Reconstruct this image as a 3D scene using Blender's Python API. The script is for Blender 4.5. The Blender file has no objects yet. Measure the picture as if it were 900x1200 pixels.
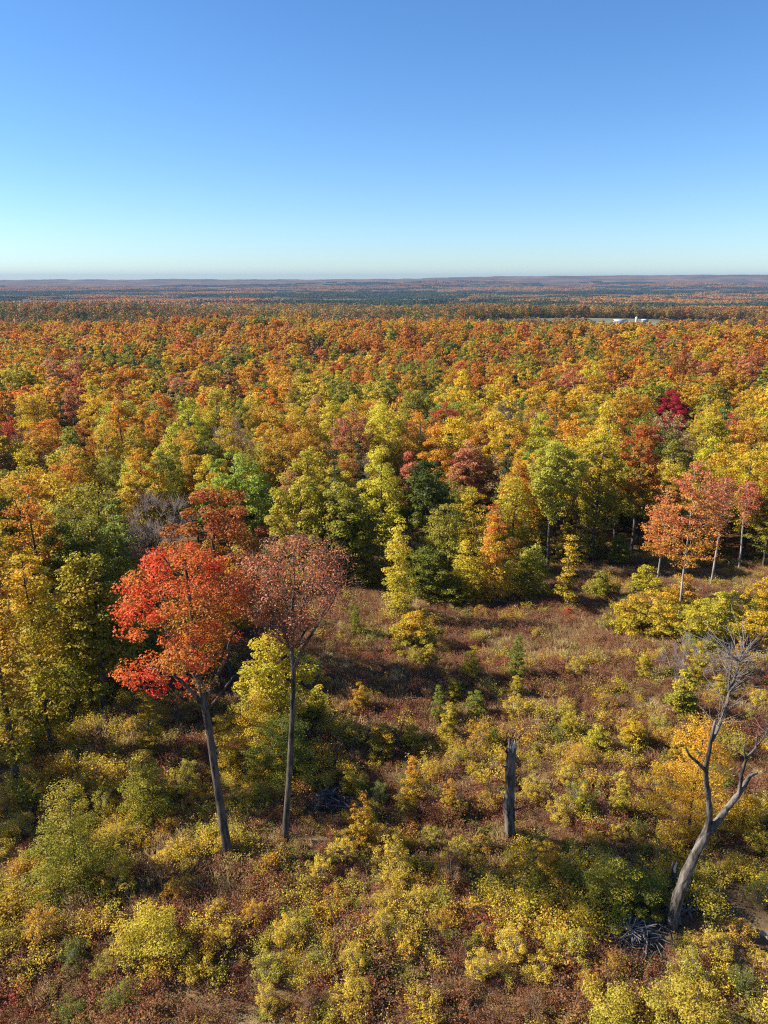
import bpy, math, random
import numpy as np
from mathutils import Vector

SEED = 7
rng = np.random.default_rng(SEED)
random.seed(SEED)
scene = bpy.context.scene
COL = scene.collection

# ------------------------------------------------------------------ camera numbers
CAM_H = 32.0
FPX, CX, CY = 873.0, 450.0, 600.0          # focal length and centre in photo pixels (900 x 1200)
PITCH = math.atan((CY - 328.0) / FPX)
CP, SP = math.cos(PITCH), math.sin(PITCH)


# ------------------------------------------------------------------ noise and terrain
def vnoise(x, y, seed=0):
    """smooth value noise in 0..1"""
    x = np.asarray(x, float); y = np.asarray(y, float)
    xi = np.floor(x).astype(np.int64); yi = np.floor(y).astype(np.int64)
    fx = x - xi; fy = y - yi
    fx = fx * fx * (3 - 2 * fx); fy = fy * fy * (3 - 2 * fy)
    def hsh(a, b):
        v = (a * 374761393 + b * 668265263 + seed * 974634777) & 0xFFFFFFFF
        v = ((v ^ (v >> 13)) * 1274126177) & 0xFFFFFFFF
        return ((v ^ (v >> 16)) & 0xFFFF) / 65535.0
    a, b, c, d = hsh(xi, yi), hsh(xi + 1, yi), hsh(xi, yi + 1), hsh(xi + 1, yi + 1)
    return (a * (1 - fx) + b * fx) * (1 - fy) + (c * (1 - fx) + d * fx) * fy


def fbm(x, y, seed=0, octv=3):
    s, amp, tot = 0, 1.0, 0
    for i in range(octv):
        s = s + amp * vnoise(np.asarray(x) * 2 ** i, np.asarray(y) * 2 ** i, seed + i * 17)
        tot += amp; amp *= 0.5
    return s / tot


_PY = [-3e4, 0, 55, 80, 120, 200, 300, 450, 560, 640, 760, 900, 1020, 1180, 1400, 2000, 3500, 5500, 7200, 9000, 10500, 14000]
_PZ = [0, 0, 0, -3, -8, -13, -16, -18, -15, -25, -33, -31, -24, -36, -42, -50, -56, -50, -18, 26, 20, -10]


def smooth(a, b, v):
    t = np.clip((v - a) / (b - a), 0, 1)
    return t * t * (3 - 2 * t)


def hgt(x, y):
    x = np.asarray(x, float); y = np.asarray(y, float)
    z = np.interp(y, _PY, _PZ)
    r = np.hypot(x, y)
    z = z + (fbm(x / 3.2, y / 3.2, 3) - 0.5) * 0.7 * smooth(140, 60, r)
    z = z + (fbm(x / 14.0, y / 14.0, 5, 2) - 0.5) * 1.6 * smooth(15, 40, r) * smooth(400, 200, r)
    z = z + (fbm(x / 130.0, y / 110.0, 11, 2) - 0.5) * 13.0 * smooth(130, 300, r)
    z = z + (fbm(x / 900.0, y / 420.0, 12, 2) - 0.5) * 26.0 * smooth(650, 1600, r)
    z = z + (fbm(x / 2600.0, y / 900.0, 13, 2) - 0.5) * 44.0 * smooth(2200, 5500, r)
    # rise toward the far hills on the east side
    z = z + 48 * smooth(5500, 8800, y) * smooth(-1800, 5000, x) * (0.8 + 0.35 * vnoise(x / 1300.0, y * 0 + 0.5, 4))
    # plateau with the farm field
    g = np.exp(-(((x - 285) / 210) ** 2 + ((y - 930) / 150) ** 2))
    z = z * (1 - g) + (-16.5 + .035 * (y - 930)) * g
    # ridge on the west side
    g = np.exp(-(((x + 520) / 420) ** 2 + ((y - 1050) / 130) ** 2))
    z = z + 9 * g
    return z


def h1(x, y):
    return float(hgt(np.array([x]), np.array([y]))[0])


def ray(px, py):
    p = py - CY
    return np.array([(px - CX), FPX * CP - p * SP, -(FPX * SP + p * CP)])


def at(px, py):
    """ground point seen at a photo pixel"""
    d = ray(px, py)
    t0 = 0.0
    for k in range(1, 6000):
        t = k * 0.0004
        q = d * t
        if CAM_H + q[2] < h1(q[0], q[1]):
            for _ in range(20):
                tm = 0.5 * (t0 + t)
                q = d * tm
                if CAM_H + q[2] < h1(q[0], q[1]): t = tm
                else: t0 = tm
            return (float(q[0]), float(q[1]))
        t0 = t
    return (float(q[0]), float(q[1]))


def on_plane(px, py, Y):
    d = ray(px, py); q = d * (Y / d[1])
    return (float(q[0]), Y, CAM_H + float(q[2]))


def proj(x, y, z):
    zc = z - CAM_H
    fwd = y * CP - zc * SP
    up = y * SP + zc * CP
    fwd = np.maximum(fwd, 1e-6) if isinstance(fwd, np.ndarray) else max(fwd, 1e-6)
    return CX + FPX * x / fwd, CY - FPX * up / fwd


EDGE = [(-140, -60), (-140, 34), (-60, 37), (-34, 38), (-24, 41), (-21.5, 50), (-16, 62), (-13, 75), (1, 83), (13, 89), (26, 93), (38, 96), (52, 92), (64, 84), (75, 60), (62, 20), (90, -60)]


def _inside(px, py, poly):
    px = np.asarray(px, float); py = np.asarray(py, float)
    ins = np.zeros(px.shape, bool)
    n = len(poly)
    for i in range(n):
        x1, y1 = poly[i]; x2, y2 = poly[(i + 1) % n]
        c = ((y1 > py) != (y2 > py)) & (px < (x2 - x1) * (py - y1) / (y2 - y1 + 1e-12) + x1)
        ins ^= c
    return ins


def clearing(x, y):
    return _inside(x, y, EDGE)


# ------------------------------------------------------------------ materials
def nt(mat):
    mat.use_nodes = True
    t = mat.node_tree
    t.nodes.clear()
    return t, t.nodes, t.links


def leaf_material(name, source, second=None, amount=0.6, transl=0.46, const=None, bias=0.0, hvar=0.03):
    """source: object (Object Info colour), instancer (instance attribute tint), const, tree (mesh attribute)"""
    m = bpy.data.materials.new(name)
    t, N, L = nt(m)
    out = N.new('ShaderNodeOutputMaterial')
    at_ = N.new('ShaderNodeAttribute'); at_.attribute_type = 'GEOMETRY'; at_.attribute_name = 'leaf'
    sep = N.new('ShaderNodeSeparateColor'); L.new(at_.outputs['Color'], sep.inputs[0])
    if source == 'object':
        oi = N.new('ShaderNodeObjectInfo'); main, alpha = oi.outputs['Color'], oi.outputs['Alpha']
    elif source == 'instancer':
        a = N.new('ShaderNodeAttribute'); a.attribute_type = 'INSTANCER'; a.attribute_name = 'tint'
        main, alpha = a.outputs['Color'], a.outputs['Alpha']
    elif source == 'tree':
        a = N.new('ShaderNodeAttribute'); a.attribute_type = 'GEOMETRY'; a.attribute_name = 'treecol'
        main, alpha = a.outputs['Color'], None
    else:
        c = N.new('ShaderNodeRGB'); c.outputs[0].default_value = (*const, 1); main, alpha = c.outputs[0], None
    # factor toward the second leaf colour: lower and inner leaves turn later
    f1 = N.new('ShaderNodeMath'); f1.operation = 'MULTIPLY_ADD'; f1.inputs[1].default_value = -1.25; f1.inputs[2].default_value = 0.95 + bias
    L.new(sep.outputs[1], f1.inputs[0])
    f2 = N.new('ShaderNodeMath'); f2.operation = 'MULTIPLY_ADD'; f2.inputs[1].default_value = 0.9
    L.new(sep.outputs[2], f2.inputs[0]); L.new(f1.outputs[0], f2.inputs[2])
    f3 = N.new('ShaderNodeMath'); f3.operation = 'MULTIPLY'; f3.use_clamp = True
    L.new(f2.outputs[0], f3.inputs[0])
    if alpha is not None and second is None:
        L.new(alpha, f3.inputs[1])
    else:
        f3.inputs[1].default_value = amount
    mix = N.new('ShaderNodeMix'); mix.data_type = 'RGBA'
    L.new(f3.outputs[0], mix.inputs['Factor']); L.new(main, mix.inputs['A'])
    mix.inputs['B'].default_value = (*(second or (0.30, 0.275, 0.028)), 1)
    hsv = N.new('ShaderNodeHueSaturation')
    hh = N.new('ShaderNodeMath'); hh.operation = 'MULTIPLY_ADD'; hh.inputs[1].default_value = hvar; hh.inputs[2].default_value = 0.5 - hvar / 2
    L.new(sep.outputs[2], hh.inputs[0]); L.new(hh.outputs[0], hsv.inputs['Hue'])
    vv = N.new('ShaderNodeMath'); vv.operation = 'MULTIPLY_ADD'; vv.inputs[1].default_value = 0.62; vv.inputs[2].default_value = 0.69
    L.new(sep.outputs[0], vv.inputs[0]); L.new(vv.outputs[0], hsv.inputs['Value'])
    L.new(mix.outputs['Result'], hsv.inputs['Color'])
    pb = N.new('ShaderNodeBsdfPrincipled'); pb.inputs['Roughness'].default_value = 0.6
    pb.inputs['Specular IOR Level'].default_value = 0.22
    L.new(hsv.outputs[0], pb.inputs['Base Color'])
    tr = N.new('ShaderNodeBsdfTranslucent')
    L.new(hsv.outputs[0], tr.inputs['Color'])
    ms = N.new('ShaderNodeMixShader'); ms.inputs[0].default_value = transl
    L.new(pb.outputs[0], ms.inputs[1]); L.new(tr.outputs[0], ms.inputs[2]); L.new(ms.outputs[0], out.inputs[0])
    return m


def bark_material(name, c1, c2, scale=1.3, bump=0.5):
    m = bpy.data.materials.new(name)
    t, N, L = nt(m)
    out = N.new('ShaderNodeOutputMaterial'); pb = N.new('ShaderNodeBsdfPrincipled')
    tc = N.new('ShaderNodeTexCoord'); mp = N.new('ShaderNodeMapping'); mp.inputs['Scale'].default_value = (scale * 3, scale * 3, scale * 0.6)
    L.new(tc.outputs['Object'], mp.inputs[0])
    n1 = N.new('ShaderNodeTexNoise'); n1.inputs['Scale'].default_value = 1.4; n1.inputs['Detail'].default_value = 6; n1.inputs['Roughness'].default_value = 0.65
    L.new(mp.outputs[0], n1.inputs['Vector'])
    n2 = N.new('ShaderNodeTexNoise'); n2.inputs['Scale'].default_value = 0.7; n2.inputs['Detail'].default_value = 3
    L.new(tc.outputs['Object'], n2.inputs['Vector'])
    ad = N.new('ShaderNodeMath'); ad.operation = 'MULTIPLY_ADD'; ad.inputs[1].default_value = 0.6
    L.new(n2.outputs[0], ad.inputs[0]); L.new(n1.outputs[0], ad.inputs[2])
    rp = N.new('ShaderNodeValToRGB'); rp.color_ramp.elements[0].position = 0.66; rp.color_ramp.elements[1].position = .96
    rp.color_ramp.elements[0].color = (*c1, 1); rp.color_ramp.elements[1].color = (*c2, 1)
    L.new(ad.outputs[0], rp.inputs[0]); L.new(rp.outputs[0], pb.inputs['Base Color'])
    pb.inputs['Roughness'].default_value = 0.9; pb.inputs['Specular IOR Level'].default_value = 0.15
    bp = N.new('ShaderNodeBump'); bp.inputs['Strength'].default_value = bump; bp.inputs['Distance'].default_value = 0.06
    L.new(n1.outputs[0], bp.inputs['Height']); L.new(bp.outputs[0], pb.inputs['Normal'])
    L.new(pb.outputs[0], out.inputs[0])
    return m


def plain(name, col, rough=0.7, var=0.25, scale=2.0):
    m = bpy.data.materials.new(name)
    t, N, L = nt(m)
    out = N.new('ShaderNodeOutputMaterial'); pb = N.new('ShaderNodeBsdfPrincipled')
    tc = N.new('ShaderNodeTexCoord'); n = N.new('ShaderNodeTexNoise'); n.inputs['Scale'].default_value = scale; n.inputs['Detail'].default_value = 5
    L.new(tc.outputs['Object'], n.inputs['Vector'])
    rp = N.new('ShaderNodeValToRGB')
    rp.color_ramp.elements[0].color = (*[c * (1 - var) for c in col], 1); rp.color_ramp.elements[1].color = (*[min(1, c * (1 + var)) for c in col], 1)
    rp.color_ramp.elements[0].position = 0.3; rp.color_ramp.elements[1].position = 0.7
    L.new(n.outputs[0], rp.inputs[0]); L.new(rp.outputs[0], pb.inputs['Base Color'])
    pb.inputs['Roughness'].default_value = rough
    L.new(pb.outputs[0], out.inputs[0])
    return m


M = {}
M['leaf'] = leaf_material('leaves', 'object')
M['leaf_inst'] = leaf_material('forest_leaves', 'instancer')
M['leaf_tree'] = leaf_material('far_forest_leaves', 'tree', second=(0.1, 0.12, 0.02), amount=0.25)
M['red'] = leaf_material('red_maple_leaves', 'const', second=(0.44, 0.22, 0.035), amount=0.95, const=(0.72, 0.135, 0.032), bias=-0.07, hvar=0.035, transl=0.42)
M['pink'] = leaf_material('dusty_pink_leaves', 'const', second=(0.42, 0.17, 0.07), amount=0.8, const=(0.48, 0.165, 0.078), bias=-0.2, transl=0.3)
M['salmon'] = leaf_material('salmon_leaves', 'const', second=(0.55, 0.26, 0.04), amount=0.9, const=(0.62, 0.20, 0.085), bias=-0.2)
M['flame'] = leaf_material('flame_sapling_leaves', 'const', second=(.66, .46, .04), amount=1.0, const=(.70, .19, .05), bias=.12)
M['bark'] = bark_material('grey_bark', (0.03, 0.024, 0.02), (0.15, 0.125, 0.10), bump=1.0)
M['bark_pale'] = bark_material('pale_bark', (0.14, 0.125, 0.105), (0.42, 0.38, 0.33))
M['bark_dead'] = bark_material('weathered_wood', (0.03, 0.024, 0.02), (0.20, 0.17, 0.14), scale=1.2, bump=1.0)
M['twig'] = plain('dry_twigs', (0.22, 0.16, 0.14), 0.85)
M['twig_grey'] = plain('grey_sticks', (0.18, 0.158, 0.14), 0.85)
M['twig_dark'] = plain('dark_sticks', (0.07, 0.06, 0.055), 0.85)
M['splinter'] = plain('broken_wood', (0.45, 0.36, 0.26), 0.85)


# ------------------------------------------------------------------ mesh helpers
def mesh_np(name, V, F, mats, fmat=None, leaf=None, treecol=None, smooth_from=None):
    """V n x 3, F list of index arrays with equal row length per block: [(k x 3|4 array), ...]"""
    me = bpy.data.meshes.new(name)
    V = np.ascontiguousarray(V, dtype=np.float32)
    me.vertices.add(len(V)); me.vertices.foreach_set('co', V.ravel())
    tot = np.concatenate([np.full(len(f), f.shape[1], dtype=np.int32) for f in F])
    loops = np.concatenate([f.ravel() for f in F]).astype(np.int32)
    me.loops.add(len(loops)); me.loops.foreach_set('vertex_index', loops)
    me.polygons.add(len(tot))
    st = np.zeros(len(tot), dtype=np.int32); st[1:] = np.cumsum(tot)[:-1]
    me.polygons.foreach_set('loop_start', st)
    for m in mats: me.materials.append(m)
    if fmat is not None: me.polygons.foreach_set('material_index', np.ascontiguousarray(fmat, dtype=np.int32))
    if smooth_from is not None:
        me.polygons.foreach_set('use_smooth', np.ascontiguousarray(smooth_from, dtype=bool))
    for nm, arr in (('leaf', leaf), ('treecol', treecol)):
        if arr is not None:
            ca = me.attributes.new(nm, 'FLOAT_COLOR', 'POINT')
            a4 = np.ones((len(V), 4), np.float32); a4[:, :3] = arr
            ca.data.foreach_set('color', a4.ravel())
    me.update(); me.validate()
    return me


def norm(v):
    return v / (np.linalg.norm(v, axis=-1, keepdims=True) + 1e-9)


def leaf_quads(C, Nrm, size, aspect, g, fold=0.18, along=None):
    """diamond leaves: 4 vertices each"""
    n = len(C)
    if along is None:
        along = g.normal(size=(n, 3))
    tdir = norm(along - Nrm * (along * Nrm).sum(1, keepdims=True))
    b = np.cross(Nrm, tdir)
    s = size[:, None]
    w = s * (aspect if np.isscalar(aspect) else aspect[:, None])
    V = np.empty((n, 4, 3))
    V[:, 0] = C - tdir * s * 0.5
    V[:, 1] = C + b * w * 0.5 + Nrm * s * fold * 0.5 - tdir * s * 0.06
    V[:, 2] = C + tdir * s * 0.5 - Nrm * s * fold * 0.6
    V[:, 3] = C - b * w * 0.5 + Nrm * s * fold * 0.5 - tdir * s * 0.06
    F = np.arange(n * 4).reshape(n, 4)
    return V.reshape(-1, 3), F


def tubes(paths, sides=6):
    """paths: list of (points k x 3, radii k) -> V, F"""
    VV, FF, off = [], [], 0
    ang = np.linspace(0, 2 * math.pi, sides, endpoint=False)
    for P, R in paths:
        P = np.asarray(P, float); R = np.asarray(R, float)
        k = len(P)
        if k < 2: continue
        T = np.gradient(P, axis=0); T = norm(T)
        ref = np.array([0.0, 1.0, 0.0]) if abs(T[:, 1]).mean() < 0.8 else np.array([1.0, 0, 0])
        A = norm(np.cross(T, ref)); B = np.cross(T, A)
        ring = P[:, None, :] + R[:, None, None] * (np.cos(ang)[None, :, None] * A[:, None, :] + np.sin(ang)[None, :, None] * B[:, None, :])
        VV.append(ring.reshape(-1, 3))
        i = np.arange(k - 1)[:, None] * sides; j = np.arange(sides)[None, :]; j2 = (j + 1) % sides
        FF.append((np.stack([i + j, i + j2, i + sides + j2, i + sides + j], axis=-1) + off).reshape(-1, 4))
        VV.append(P[-1:] + T[-1:] * R[-1] * 0.6)             # tip
        tip = off + k * sides
        base = off + (k - 1) * sides
        jj = np.arange(sides)
        FF.append(np.stack([base + jj, base + (jj + 1) % sides, np.full(sides, tip), np.full(sides, tip)], axis=-1)[:, :3])
        off += k * sides + 1
    q = [f for f in FF if f.shape[1] == 4]; t3 = [f for f in FF if f.shape[1] == 3]
    return np.concatenate(VV), [np.concatenate(q), np.concatenate(t3)]


def link(name, me, parent=None):
    o = bpy.data.objects.new(name, me)
    COL.objects.link(o)
    if parent is not None: o.parent = parent
    return o


def tag(o, label, cat, group=None, kind=None):
    o['label'] = label; o['category'] = cat
    if group: o['group'] = group
    if kind: o['kind'] = kind
    return o


def thing(name, loc, label, cat, group=None, rz=0.0, s=1.0):
    o = bpy.data.objects.new(name, None); COL.objects.link(o)
    o.empty_display_size = 0.5
    o.location = loc; o.rotation_euler = (0, 0, rz)
    o.scale = (s, s, s) if np.isscalar(s) else s
    return tag(o, label, cat, group)


# ------------------------------------------------------------------ tree generator
PROFILES = {
    'round': ([0, .12, .3, .5, .7, .88, 1], [.35, .72, .95, 1, .86, .55, .12]),
    'tall': ([0, .1, .3, .5, .75, .9, 1], [.4, .75, .95, .95, .75, .45, .1]),
    'vase': ([0, .2, .45, .7, .88, 1], [.12, .38, .82, 1, .8, .3]),
    'fan': ([0, .12, .35, .6, .82, .93, 1], [.22, .5, .9, 1, .82, .55, .2]),
    'cone': ([0, .08, .25, .5, .75, .92, 1], [.6, 1, .88, .62, .36, .18, .05]),
    'spire': ([0, .06, .25, .5, .75, .92, 1], [.75, 1, .82, .56, .3, .13, .03]),
    'ragged': ([0, .12, .3, .5, .7, .86, 1], [.6, .95, .9, .8, .62, .42, .15]),
    'skirt': ([0, .1, .3, .55, .8, .92, 1], [.6, .8, .85, 1, .8, .5, .12]),
    'dome': ([0, .15, .4, .65, .85, 1], [.75, 1, 1, .85, .55, .15]),
}


def clusters_in(profile, H, cb, R, n, g, lobes=0.22, lean=(0, 0), shell=0.35):
    hs, rs = PROFILES[profile]
    ph = g.uniform(0, 6.28, 4)
    out = []
    tries = 0
    # weight the height by the radius so that volume is filled evenly
    tt = np.linspace(0, 1, 200); w = np.interp(tt, hs, rs); w = w ** 1.5 + 0.05; w /= w.sum()
    while len(out) < n and tries < n * 60:
        tries += 1
        best, bd = None, -1
        for _ in range(5):
            t = g.choice(tt, p=w) + g.uniform(-.003, .003)
            th = g.uniform(0, 6.2832)
            rr = np.interp(t, hs, rs) * R
            rr *= 1 + lobes * (math.sin(2 * th + ph[0]) * 0.5 + math.sin(3 * th + ph[1] + 4 * t) * 0.6 + math.sin(5 * th + ph[2] + 9 * t) * 0.4)
            u = math.sqrt(g.uniform(shell ** 2, 1))
            z = cb + t * (H - cb)
            c = np.array([rr * u * math.cos(th) + lean[0] * z, rr * u * math.sin(th) + lean[1] * z, z])
            d = min([np.linalg.norm((c - o_) * np.array([1, 1, 1.4])) for o_ in out], default=9)
            if d > bd: best, bd = c, d
        out.append(best)
    return np.array(out)


def skeleton(C, trunk, r_base, g, tip=0.02, sub=2, pipe=2.2, rise=0.5):
    """connect cluster centres to the trunk polyline; returns tube paths"""
    nodes = [np.array(p, float) for p in trunk]
    par = [-1] + list(range(len(trunk) - 1))
    plen = [0.0]
    for i in range(1, len(nodes)): plen.append(plen[-1] + np.linalg.norm(nodes[i] - nodes[i - 1]))
    plen = [0.25 * v for v in plen]
    top = nodes[-1]
    axis = nodes[len(nodes) // 2]
    order = np.argsort(np.hypot(C[:, 0] - axis[0], C[:, 1] - axis[1]) + 0.3 * np.abs(C[:, 2] - axis[2]))
    ntr = len(trunk)
    for ci in order:
        c = C[ci]
        A = np.array(nodes)
        d = np.linalg.norm(A - c, axis=1)
        hd = np.hypot(A[:, 0] - c[0], A[:, 1] - c[1])
        pen = np.maximum(0, A[:, 2] - (c[2] - rise * hd)) * 1.6
        cost = d + pen + 0.22 * np.array(plen)
        cost[:max(1, ntr // 4)] += 50
        k = int(np.argmin(cost))
        a = nodes[k]
        prev = k
        L_ = np.linalg.norm(c - a)
        for s in range(1, sub + 2):
            t = s / (sub + 1)
            p = a + (c - a) * t
            if s <= sub:
                p = p + g.normal(size=3) * L_ * 0.05
                p[2] += -math.sin(math.pi * t) * L_ * 0.06
            nodes.append(p); par.append(prev); plen.append(plen[prev] + L_ / (sub + 1)); prev = len(nodes) - 1
    n = len(nodes)
    ch = [[] for _ in range(n)]
    for i in range(1, n): ch[par[i]].append(i)
    acc = np.zeros(n)
    for i in range(n - 1, -1, -1):
        acc[i] = tip ** pipe if not ch[i] else sum(acc[j] for j in ch[i])
    # nodes on the trunk come first, but their children can have any larger index: indices rise from parent to child
    rad = acc ** (1 / pipe)
    f = r_base / rad[0]
    tr_r = np.interp(np.linspace(0, 1, ntr), [0, .06, .5, 1], [1.25, 1.0, .72, .25]) * r_base
    for i in range(n):
        rad[i] = tr_r[i] if i < ntr else min(rad[i] * f, rad[par[i]] * 0.86 if i >= ntr else 9)
        rad[i] = max(rad[i], tip * 0.45)
    paths = []
    paths.append((nodes[:ntr], list(rad[:ntr])))
    stack = []
    for i in range(ntr):
        for j in ch[i]:
            if j >= ntr: stack.append((i, j))
    while stack:
        i, j = stack.pop()
        P = [nodes[i], nodes[j]]; R = [min(rad[j] * 1.15, rad[i] * .9), rad[j]]
        cur = j
        while ch[cur]:
            cs = sorted(ch[cur], key=lambda q: -rad[q])
            for q in cs[1:]: stack.append((cur, q))
            cur = cs[0]; P.append(nodes[cur]); R.append(rad[cur])
        paths.append((P, R))
    return paths


def cluster_leaves(C, rad, per, size, g, H0, H1, flat=0.6, aspect=0.72, upw=0.75, hang=0.0):
    n = len(C)
    k = np.repeat(np.arange(n), per)
    v = norm(g.normal(size=(len(k), 3)))
    u = g.uniform(0.15, 1, len(k)) ** 0.5
    rr = rad[k] if not np.isscalar(rad) else np.full(len(k), rad)
    off = v * (u * rr)[:, None]; off[:, 2] *= flat
    P = C[k] + off
    if hang: P[:, 2] -= hang * (off[:, 0] ** 2 + off[:, 1] ** 2) / (rr + .01)
    Nn = norm(v * 0.55 + np.array([0, 0, upw]) + g.normal(size=v.shape) * 0.5)
    s = size * g.uniform(0.65, 1.3, len(k))
    V, F = leaf_quads(P, Nn, s, aspect, g)
    hh = np.clip((P[:, 2] - H0) / (H1 - H0 + 1e-6), 0, 1)
    cr = g.uniform(0, 1, n)[k]
    lf = np.stack([g.uniform(0, 1, len(k)), hh, np.clip(cr * 0.75 + g.uniform(0, .25, len(k)), 0, 1)], axis=1)
    return V, F, np.repeat(lf, 4, axis=0)


def make_tree(profile, H, cb, R, ncl, per, leaf, seed, crad=1.0, r_base=0.2, flat=0.6, lobes=0.22, lean=(0, 0), wander=0.25, shell=0.35, tip=0.02,
              sides=6, upw=0.75, trunk=None, rise=0.5, extra=None, sub=2, aspect=0.72, trunk_top=0.9):
    """returns (trunk V,F), (crown V,F,leaf)"""
    g = np.random.default_rng(seed)
    C = clusters_in(profile, H, cb, R, ncl, g, lobes, lean, shell)
    if extra is not None: C = np.concatenate([C, np.asarray(extra, float)])
    if trunk is None:
        nt_ = 9
        tz = np.linspace(0, H * trunk_top, nt_)
        w = np.cumsum(g.normal(size=(nt_, 2)) * wander * 0.35, axis=0); w[0] = 0
        trunk = np.stack([w[:, 0] + lean[0] * tz, w[:, 1] + lean[1] * tz, tz], axis=1)
        trunk[0, 2] = -0.3
    paths = skeleton(C, trunk, r_base, g, tip=tip, rise=rise, sub=sub)
    TV, TF = tubes(paths[:1], sides + 2)
    if len(paths) > 1:
        BV, BF = tubes(paths[1:], sides)
        TF = [np.concatenate([TF[i], BF[i] + len(TV)]) for i in range(2)]
        TV = np.concatenate([TV, BV])
    rad = crad * g.uniform(0.65, 1.25, len(C))
    CV, CF, LF = cluster_leaves(C, rad, per, leaf, g, cb, H, flat, aspect, upw)
    return (TV, TF), (CV, CF, LF), C


def tree_meshes(name, args, leafmat, barkmat):
    (TV, TF), (CV, CF, LF), C = make_tree(**args)
    tm = mesh_np(name + '_trunk', TV, TF, [barkmat], smooth_from=np.ones(sum(len(f) for f in TF), bool))
    cm = mesh_np(name + '_crown', CV, [CF], [leafmat], leaf=LF)
    return tm, cm


def joined_tree(name, args, leafmat, barkmat):
    (TV, TF), (CV, CF, LF), C = make_tree(**args)
    V = np.concatenate([TV, CV]); nT = sum(len(f) for f in TF)
    F = [TF[0], TF[1], CF + len(TV)]
    fm = np.concatenate([np.zeros(nT), np.ones(len(CF))])
    lf = np.concatenate([np.zeros((len(TV), 3)), LF])
    return mesh_np(name, V, F, [barkmat, leafmat], fmat=fm, leaf=lf)


def twig_spray(C, axis_pts, per, length, rad, g, sides=3):
    """fine bare twigs around branch tips, as thin tubes"""
    paths = []
    for c in C:
        out = c - axis_pts; out = out / (np.linalg.norm(out) + 1e-6)
        for _ in range(per):
            d = norm((out * 0.9 + g.normal(size=3) * 0.55 + np.array([0, 0, .35]))[None])[0]
            L_ = length * g.uniform(.5, 1.2)
            p0 = c + g.normal(size=3) * 0.08
            p1 = p0 + d * L_ * .5 + g.normal(size=3) * .06 * L_; p2 = p1 + norm((d + g.normal(size=3) * .3)[None])[0] * L_ * .5
            paths.append(([p0, p1, p2], [rad, rad * .75, rad * .4]))
    return tubes(paths, sides)


# ------------------------------------------------------------------ palette (linear base colours), alpha = share of green in low leaves
PAL = {
    'orange': ((0.60, 0.225, 0.026), 0.4),
    'amber': ((0.62, 0.31, 0.028), 0.42),
    'golden': ((0.66, 0.43, 0.032), 0.4),
    'lemon': ((0.62, 0.50, 0.045), 0.4),
    'olive': ((0.34, 0.285, 0.035), 0.5),
    'green': ((0.20, 0.215, 0.025), 0.5),
    'lime': ((0.25, 0.31, 0.05), 0.35),
    'rust': ((0.43, 0.14, 0.030), 0.4),
    'red': ((0.55, 0.11, 0.045), 0.35),
    'salmon': ((0.52, 0.19, 0.085), 0.25),
    'crimson': ((0.33, 0.022, 0.032), 0.1),
    'tan': ((0.42, 0.26, 0.10), 0.2),
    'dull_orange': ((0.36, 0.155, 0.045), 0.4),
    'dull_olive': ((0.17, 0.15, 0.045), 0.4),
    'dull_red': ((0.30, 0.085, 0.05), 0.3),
    'evergreen': ((0.035, 0.062, 0.022), 0.3),
}
WORD = {'orange': 'orange', 'amber': 'amber', 'golden': 'golden yellow', 'lemon': 'bright yellow', 'olive': 'olive', 'green': 'green', 'lime': 'pale lime',
        'rust': 'rust brown', 'red': 'red', 'salmon': 'salmon pink', 'crimson': 'crimson', 'tan': 'thin tan', 'evergreen': 'dark evergreen', 'dull_orange': 'dull orange', 'dull_olive': 'dull olive', 'dull_red': 'dull red'}
PK = list(PAL)


def zone_probs(x, y):
    r = math.hypot(x, y)
    if r < 130:
        return dict(golden=27, lemon=20, olive=18, green=9, amber=12, orange=6, lime=6, rust=2, red=1, salmon=2, tan=4)
    if r < 210:
        return dict(golden=24, amber=18, olive=17, orange=13, lemon=10, green=6, rust=5, red=3, salmon=3, tan=4, lime=3)
    if r < 330:
        return dict(orange=18, amber=25, golden=21, olive=14, green=8, rust=5, red=3, salmon=4, tan=4, lemon=4)
    if r < 640:
        return dict(orange=25, amber=28, golden=16, olive=14, green=6, rust=7, red=3, salmon=4, tan=4)
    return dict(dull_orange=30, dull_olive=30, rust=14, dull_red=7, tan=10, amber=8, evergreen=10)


def pick_colour(x, y, g):
    pr = zone_probs(x, y)
    sp_ = 1.0 + math.hypot(x, y) / 160.0
    n1 = float(fbm(x / (24.0 * sp_), y / (24.0 * sp_), 71, 2)); n2 = float(fbm(x / (34.0 * sp_), y / (34.0 * sp_), 93, 2))
    n1 = min(1, max(0, (n1 - .25) * 2)); n2 = min(1, max(0, (n2 - .25) * 2))
    ks = list(pr); w = np.array([pr[k] for k in ks], float)
    for i, k in enumerate(ks):
        if k in ('orange', 'red', 'rust', 'salmon', 'dull_orange', 'dull_red'): w[i] *= 0.25 + 1.9 * n1 ** 1.5
        if k in ('green', 'olive', 'lime', 'dull_olive', 'evergreen'): w[i] *= 0.2 + 1.9 * n2 ** 1.5
    if y < 78 and x < -12: w *= np.array([.12 if k in ('red', 'salmon', 'rust', 'orange') else (1.6 if k in ('amber', 'olive', 'golden') else 1) for k in ks])
    if 78 < y < 150 and x < -25 - .1 * y: w *= np.array([2.2 if k in ('orange', 'amber', 'rust', 'red') else 1 for k in ks])
    w /= w.sum()
    return ks[int(g.choice(len(ks), p=w))]


def jitter_col(key, g, a=0.14):
    c, al = PAL[key]
    f = g.uniform(1 - a, 1 + a)
    c = np.array(c) * f * (1 + g.normal(size=3) * 0.06)
    return (*np.clip(c, 0.005, 0.75), float(np.clip(al + g.uniform(-.2, .25), 0, 1)))


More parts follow.
